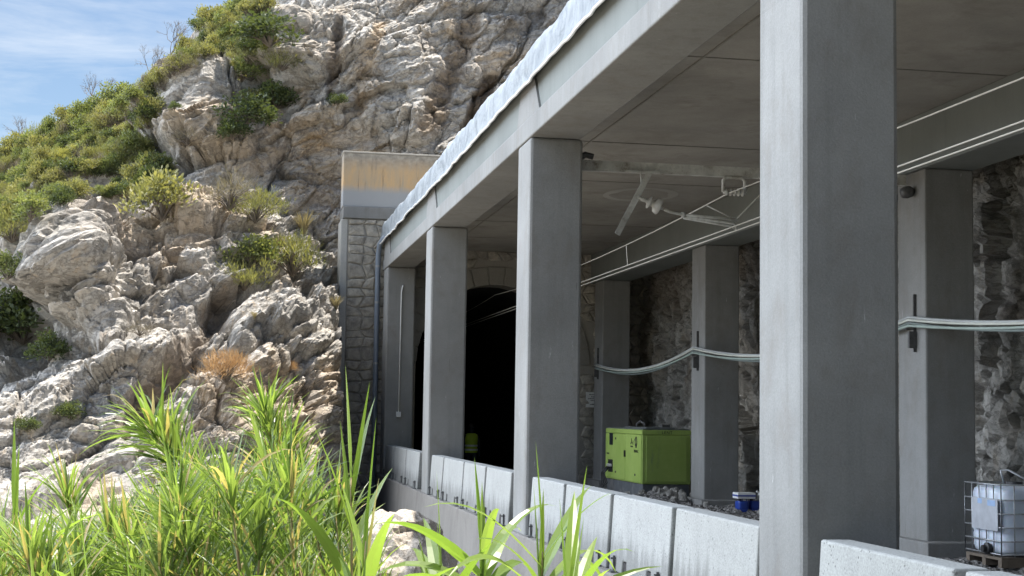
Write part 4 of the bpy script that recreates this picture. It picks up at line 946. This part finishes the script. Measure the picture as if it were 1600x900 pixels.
def palm_mesh(seed):
    r = random.Random(seed); mb = MB()
    for k in range(16):
        a = k*2.4; e = r.uniform(.25, 1.2); d = Vector((math.cos(a)*math.cos(e), math.sin(a)*math.cos(e), math.sin(e)))
        st = d*r.uniform(.4, .6); mb.tube([(0, 0, 0), st], .012, 4, 1)
        s1 = d.cross(Vector((0, 0, 1))).normalized(); up = s1.cross(d)
        for j in range(15):
            b_ = (j-7)/7*1.6; dd = (d*math.cos(b_)+s1*math.sin(b_)).normalized(); q_ = up*.018; L_ = .36*r.uniform(.85, 1.1)
            w_ = dd.cross(up).normalized()*.016
            mb.add([st, st+dd*L_*.5+w_+q_, st+dd*L_-Vector((0, 0, .05)), st+dd*L_*.5-w_], [(0, 1, 2, 3)])
    o = mb.build('fan_palm', [M_L['olive'], M_TWIG], None, fix=False); d = o.data; bpy.data.objects.remove(o); return d
PALM = palm_mesh(2)
def bare_mesh(seed):
    r = random.Random(seed); mb = MB()
    def br(p, d, L_, rad, k):
        q_ = p+d*L_; mid = p+d*L_*.5+Vector((r.gauss(0, .03), r.gauss(0, .03), r.gauss(0, .03)))*L_*2
        mb.tube([p, mid, q_], [rad, rad*.8, rad*.6], 4)
        if k:
            for _ in range(r.choice((2, 3, 3))): br(q_, (d+Vector((r.gauss(0, .5), r.gauss(0, .5), r.gauss(.1, .4)))).normalized(), L_*r.uniform(.55, .8), rad*.6, k-1)
    for _ in range(4): br(Vector((0, 0, 0)), Vector((r.gauss(0, .5), r.gauss(0, .4), 1)).normalized(), .5, .02, 4)
    o = mb.build('bare_shrub', M_TWIG, None, fix=False); d = o.data; bpy.data.objects.remove(o); return d
BARE = [bare_mesh(3), bare_mesh(4)]
rs = random.Random(5)
def bush(kind, u, v, size_px, label, group=None, name='scrub_bush', sq=(1, 1, 1)):
    p = on_cliff(u, v+size_px*.35); s = size_px*p.y/FPX/1.15*(1.3 if group is None else 1.05)
    me = rs.choice(SH[kind]) if kind in SH else kind
    return place(name, me, p+Vector((0, -.18*s, .04*s)) if group is None else p+Vector((0, 0, -.06*s)), label, 'shrub', (0, 0, rs.uniform(0, 6.28)), (s*sq[0], s*sq[1], s*sq[2]), group)
# shrubs one can tell apart
NB = [('yellow', 250, 310, 90, 'yellow green bush above the left end of the ledge slab'), ('dry', 360, 298, 75, 'grey twiggy bush on the middle of the ledge slab'), ('olive', 400, 325, 70, 'olive bush drooping over the right end of the ledge slab'),
      ('olive', 460, 400, 85, 'broad olive bush nearest the stone portal on the rock ledge'), ('green', 395, 392, 62, 'bright green bush in the ledge hollow left of the olive bush'), ('olive', 380, 425, 70, 'low yellowish bush at left end of the ledge hollow'),
      ('rust', 352, 574, 64, 'rust coloured dry bush on the rocks left of the portal'), ('rust', 455, 572, 22, 'tiny rust coloured dry tuft under the rock slab'),
      ('dark', 385, 178, 62, 'dark green bush in the cleft right of the big crag'), ('yellow', 398, 158, 38, 'small bright bush topping the dark bush in the cleft'), ('dark', 428, 150, 58, 'dark narrow bush climbing the cliff right of the crag cleft'), ('dark', 360, 200, 42, 'dark low bush trailing at the foot of the big crag'),
      ('olive', 438, 95, 48, 'olive bush below the topmost boulders'), ('green', 395, 108, 46, 'green bush on top right shoulder of the big crag'), ('olive', 415, 80, 32, 'small upright olive bush beside the topmost boulders'), ('dark', 420, 48, 70, 'dark bush below the skyline beside the topmost boulders'),
      ('dry', 290, 215, 42, 'grey dry bush at lower left foot of the big crag'), ('dark', 530, 152, 24, 'small dark bush alone on the tan cliff face'), ('dry', 285, 98, 42, 'grey upright thicket on the left edge of the big crag'), ('dark', 272, 168, 16, 'tiny dark plant in the crack of the big crag'),
      ('dark', 40, 500, 90, 'dark bush in the shaded hollow under the rock nose'), ('dark', 15, 470, 60, 'dark bush at left edge of the shaded hollow'), ('green', 10, 420, 50, 'green bush above the hollow at the left picture edge'), ('dark', 75, 540, 55, 'lowest dark bush spreading from the shaded hollow'),
      ('dark', 40, 660, 30, 'small dark bush low on the shaded rocks at left'), ('dry', 215, 510, 30, 'grey dry tuft right of the leaning block'), ('olive', 20, 360, 60, 'olive bush beside the rock nose at the left'), ('green', 45, 325, 55, 'green bush at upper left of the rock nose'), ('dark', 110, 640, 36, 'dark low plant in a hollow of the lower rocks')]
for k, u, v, s, l in NB: bush(k, u, v, s, l, name='dry_bush' if k == 'rust' else 'scrub_bush', sq=(1.15, 1, .85))
for u, v, s, l in ((478, 345, 62, 'straw coloured grass tussock on the slope left of the portal'), (435, 385, 45, 'pale grass tussock between the two ledge bushes'), (528, 470, 38, 'pale dry grass beside the portal corner'), (400, 490, 24, 'little dry grass tuft on the sloping slab')):
    p = on_cliff(u, v+s*.3); place('grass_tussock', TU, p, l, 'grass tuft', (0, 0, u), s*p.y/FPX)
p = on_cliff(92, 262); place('fan_palm', PALM, p, 'dwarf fan palm with pale splayed fronds on the scrub hillside', 'palm', (0, 0, .3), 1.1)
p = on_cliff(375, 118); place('fan_palm', PALM, p, 'small fan palm beside the big crag', 'palm', (0, 0, 2), .75)
for u, v, s, l, k in ((150, 165, 1.15, 'bare dead shrub standing tallest on the left skyline', 0), (238, 112, .8, 'bare twigs on the skyline steep step', 1), (32, 215, .8, 'thin bare twig bending over the skyline at far left', 1), (268, 70, .9, 'bare twiggy shrub on the upper skyline', 0)):
    p = on_cliff(u, v+6); place('bare_shrub', BARE[k], p, l, 'shrub', (0, 0, u), s)
# scrub covering the hillside
KL = {'yellow': 'sunlit yellow green scrub bush among others covering the hillside', 'green': 'mid green scrub bush among others covering the hillside', 'dark': 'dark green scrub bush among others covering the hillside', 'olive': 'fine leaved olive scrub bush among others covering the hillside', 'dry': 'grey twiggy scrub bush among others covering the hillside'}
def inside(u, v):
    poly = [(-30, 235), (0, 226), (70, 190), (140, 155), (207, 130), (241, 105), (275, 66), (310, 30), (345, 8), (420, -10), (425, 60), (385, 100), (335, 70), (290, 85), (265, 120), (240, 150), (235, 200), (232, 215), (255, 270), (215, 300), (120, 295), (60, 320), (0, 350), (-30, 380)]
    c = False; j = len(poly)-1
    for i in range(len(poly)):
        (xi, yi), (xj, yj) = poly[i], poly[j]
        if (yi > v) != (yj > v) and u < (xj-xi)*(v-yi)/(yj-yi)+xi: c = not c
        j = i
    return c
cand = [(u, v) for u in range(-28, 426, 13) for v in range(-8, 380, 11)]
for (u, v) in cand:
    u += rs.uniform(-6, 6); v += rs.uniform(-5, 5)
    if not inside(u, v) or rs.random() < .12: continue
    up = v < 225-.55*u+40
    kind = rs.choices(['yellow', 'green', 'dark', 'olive', 'dry'], [4.2, 2.6, 1.2, 2, .8] if up else [3, 2.2, 2.2, 2, 1.6])[0]
    bush(kind, u, v, rs.uniform(22, 44), KL[kind], 'scrub bushes on the hillside', sq=(rs.uniform(.95, 1.45), rs.uniform(.8, 1.1), rs.uniform(.65, 1.3)))
# the same scrub going on along the hill, left of the picture
idx = np.where((pd[:, 0] < -8.5) & (pd[:, 0] > -26) & (pd[:, 2] > 2.2) & (pd[:, 2] < 12) & (TT.ravel() < 1.0))[0]
for i in np.random.default_rng(4).choice(idx, 46, replace=False):
    kd = rs.choice(['yellow', 'green', 'olive', 'dark']); s_ = rs.uniform(.9, 1.6); q_ = pd[i]
    if abs(800+FPX*(q_@CR)/(q_@CF)-800) < 830: continue
    place('scrub_bush', rs.choice(SH[kd]), (q_[0], q_[1], q_[2]-.1), KL[kd], 'shrub', (0, 0, rs.uniform(0, 6.28)), (s_*1.3, s_*1.1, s_), 'scrub bushes on the hillside')
# ------------------------------------------------------------------ foreground boulder
M_BOULD = concrete('granular_boulder', (.40, .345, .285), .3, .1, .6, .9, .95, 1.2, holes=40)
p = np.array(at_y(655, 862, 19)); bl = boulder_mesh('boulder', (.62, .8, .75), 9, M_BOULD)
place('boulder', bl, (2.0, 18.6, -2.2), 'sunlit pale boulder behind the reeds in front of the plinth', 'boulder', (0, 0, .4), 1.3)
place('boulder', boulder_mesh('boulder', (.5, .6, .4), 14, M_BOULD), (1.35, 20.5, -2.6), 'smaller boulder half hidden by reeds left of the pale boulder', 'boulder', (0, 0, 1.4), 1.2)

# ------------------------------------------------------------------ reeds
M_REED = leaf_mat('reed_leaf', (.07, .125, .035), (.30, .38, .14), .48, .34, (.40, .32, .19), .12, (1.45, 1.5, .6))
M_REEDB = leaf_mat('broad_reed_leaf', (.13, .21, .05), (.25, .34, .10), .5, .3, (.45, .40, .24), .05, (1.45, 1.5, .6))
M_CULM = plain('reed_culm', (.36, .27, .14), .6, 0, .3, 8, 0)
def blade(mb, p, d, L_, w, droop, r, seg=7, mi=0, fold=.25):
    d = d.normalized(); sd_ = d.cross(Vector((0, 0, 1)))
    if sd_.length < .05: sd_ = Vector((1, 0, 0))
    sd_.normalize(); sd_ = (Matrix.Rotation(r.uniform(-.9, .9), 3, d)@sd_)
    vs = []; q_ = Vector(p); dd = d.copy(); st = L_/seg
    for i in range(seg+1):
        f = i/seg; ww = w*min(1, .45+f*2.2)*(1-f**2.2)
        nrm = sd_.cross(dd).normalized()
        vs += [q_-sd_*ww+nrm*ww*fold, q_, q_+sd_*ww+nrm*ww*fold]
        q_ = q_+dd*st; dd = (dd+Vector((0, 0, -droop*(f+.15)/seg*2))).normalized()
    fs = []
    for i in range(seg): fs += [(3*i, 3*i+1, 3*i+4, 3*i+3), (3*i+1, 3*i+2, 3*i+5, 3*i+4)]
    mb.add(vs, fs, mi)
def reed(tip, base, seed, broad, label, group, nl=None, dens=1., top=.3, lush=1):
    r = random.Random(seed); tip = Vector(tip); base = Vector(base)
    root = thing('giant_reed', label, 'reed', base, group)
    ctrl = base.lerp(tip, .5)+Vector(((base.x-tip.x)*.28, (base.y-tip.y)*.28, abs(tip.z-base.z)*.10))
    cv = [base.lerp(ctrl, f).lerp(ctrl.lerp(tip, f), f) for f in np.linspace(0, 1, 22)]
    MB().tube(cv, [.013*(1-.75*f) for f in np.linspace(0, 1, 22)] if broad else [.012*(1-.6*f) for f in np.linspace(0, 1, 22)], 6).build('culm', M_CULM, root, 0, True)
    mb = MB(); Lc = (tip-base).length
    def cp_(f):
        i = min(20, int(f*21)); g = f*21-i; return cv[i].lerp(cv[i+1], g), (cv[i+1]-cv[i]).normalized()
    if broad:
        n = nl or 13; pl_ = r.uniform(0, 3.14); perp0 = Vector((math.cos(pl_), math.sin(pl_), 0))
        for k in range(n):
            f = top+(1-top)*k/n; p, tg = cp_(f); s = 1 if k % 2 else -1
            side = (perp0*s+Vector((r.gauss(0, .3), r.gauss(0, .3), 0))).normalized()
            op = (1.15 if top < .5 else 1.7)-.85*(k/n)**(1.7 if top < .5 else 2.6)
            blade(mb, p, tg*1.0+side*op, r.uniform(.42, .68)*(.75+.4*math.sin(k/n*3)), r.uniform(.022, .034), r.uniform(.5, 3.0)*(1.1-k/n*.8), r, 9)
        p, tg = cp_(1.)
        for k in range(3): blade(mb, p-tg*.12*k, tg+Vector((r.gauss(0, .1), r.gauss(0, .1), 0)), r.uniform(.35, .55), .013, .15, r, 8)
    else:
        n = int((nl or 120)*dens)
        for k in range(n):
            f = 1-(r.random()**1.35)*.72; p, tg = cp_(f)
            a = r.uniform(0, 6.283); o1 = tg.orthogonal().normalized(); o2 = tg.cross(o1); side = o1*math.cos(a)+o2*math.sin(a)
            off = side*r.uniform(.0, .16)*(1.25-f)
            blade(mb, p+off, tg*r.uniform(.35, 1.1)+side*r.uniform(.35, .65+.4*lush)+Vector((0, 0, .25)), r.uniform(.15, .36)*lush, r.uniform(.0055, .0105)*lush, r.uniform(.2, 1.6), r, 5)
        for k in range(9): blade(mb, tip-(tip-ctrl).normalized()*.05*k*.5, (tip-ctrl).normalized()+Vector((r.gauss(0, .25), r.gauss(0, .25), r.gauss(.1, .2))), r.uniform(.25, .4), .009, .25, r, 6)
    mb.build('leaves', M_REEDB if broad else M_REED, root, fix=False)
    return root
def gz(x, y): return float(ground_z(np.array(x), np.array(y)))
def reed_px(u, v, y, lean, seed, broad, label, group='giant reeds in the foreground', nl=None, dy=0, dens=1., top=.3, lush=1):
    t_ = at_y(u, v, y); bx_ = t_[0]+lean; by = y+dy
    return reed(t_, (bx_, by, gz(bx_, by)), seed, broad, label, group, nl, dens, top, lush)
# reeds one can tell apart
reed_px(232, 668, 9.2, 1.15, 1, False, 'big bushy reed plume leaning left above the foreground thicket', nl=430, lush=1.25)
reed_px(265, 700, 9.4, 1.0, 41, False, 'bushy reed stem just right of and below the big leaning plume', nl=260, lush=1.15)
reed_px(412, 640, 9.8, .45, 2, False, 'tall bushy reed rising highest against the pale rocks', nl=380, lush=1.15)
reed_px(450, 690, 9.9, .35, 3, False, 'bushy reed right of the tallest one', nl=240, lush=1.1)
reed_px(548, 745, 6.6, .05, 4, True, 'tall broad bladed reed in front of the stone portal', nl=12)
reed_px(572, 845, 6.2, -.05, 5, True, 'broad bladed reed leaning over the far barriers', nl=10)
reed_px(22, 800, 7.2, .02, 6, True, 'broad bladed reed with brown stem at the left picture edge', nl=11)
reed_px(752, 860, 6.0, .03, 7, True, 'short broad bladed reed in front of the plinth, left of two', nl=13, top=.74)
reed_px(848, 862, 5.8, -.03, 8, True, 'short broad bladed reed in front of the barriers, right of two', nl=14, top=.74)
reed_px(890, 925, 5.5, -.05, 9, True, 'lowest broad bladed reed cropped by the bottom edge below the barriers', nl=12, top=.72)
reed_px(690, 930, 6.0, .05, 10, True, 'low broad bladed reed in front of the sunlit boulder', nl=12, top=.7)
reed_px(105, 770, 8.6, .2, 12, False, 'thin bushy reed left of the big leaning plume', nl=130)
rs2 = random.Random(21)
for k in range(104):
    u = rs2.uniform(-60, 580); y = rs2.uniform(6.4, 11.5)
    top = np.interp(u, [-60, 0, 60, 130, 220, 330, 420, 500, 560, 600], [850, 850, 860, 830, 800, 755, 735, 770, 840, 900])
    v = top+abs(rs2.gauss(0, 1))*75
    reed_px(u, v, y, rs2.uniform(-.2, .7), 100+k, False, 'slender bushy reed within the dense foreground thicket', nl=rs2.randint(100, 160), dy=rs2.uniform(-.3, .3))
for k in range(12):
    u = rs2.choice((rs2.uniform(0, 560), rs2.uniform(0, 620)))
    reed_px(u, rs2.uniform(950, 1060), rs2.uniform(5.2, 7.5), rs2.uniform(-.1, .2), 200+k, True, 'broad bladed reed low in the foreground thicket', nl=9)
# low undergrowth between the stems
ug = MB(); r = random.Random(77)
for k in range(5200):
    y = r.uniform(5.0, 14); x = r.uniform(-2.6, .55)+.05*y
    z = gz(x, y)+r.uniform(0, 1)*min(1.0, max(.1, (y-4)*.13))*.9
    blade(ug, (x, y, z), Vector((r.gauss(0, .5), r.gauss(0, .5), 1)), r.uniform(.25, .5), r.uniform(.006, .012), r.uniform(.2, 1.3), r, 4)
uo = ug.build('undergrowth', M_REED, None, fix=False); tag(uo, 'tangle of green grass blades under the reeds', 'undergrowth', kind='stuff')
for o in bpy.data.objects:
    if '_org' in o: del o['_org']
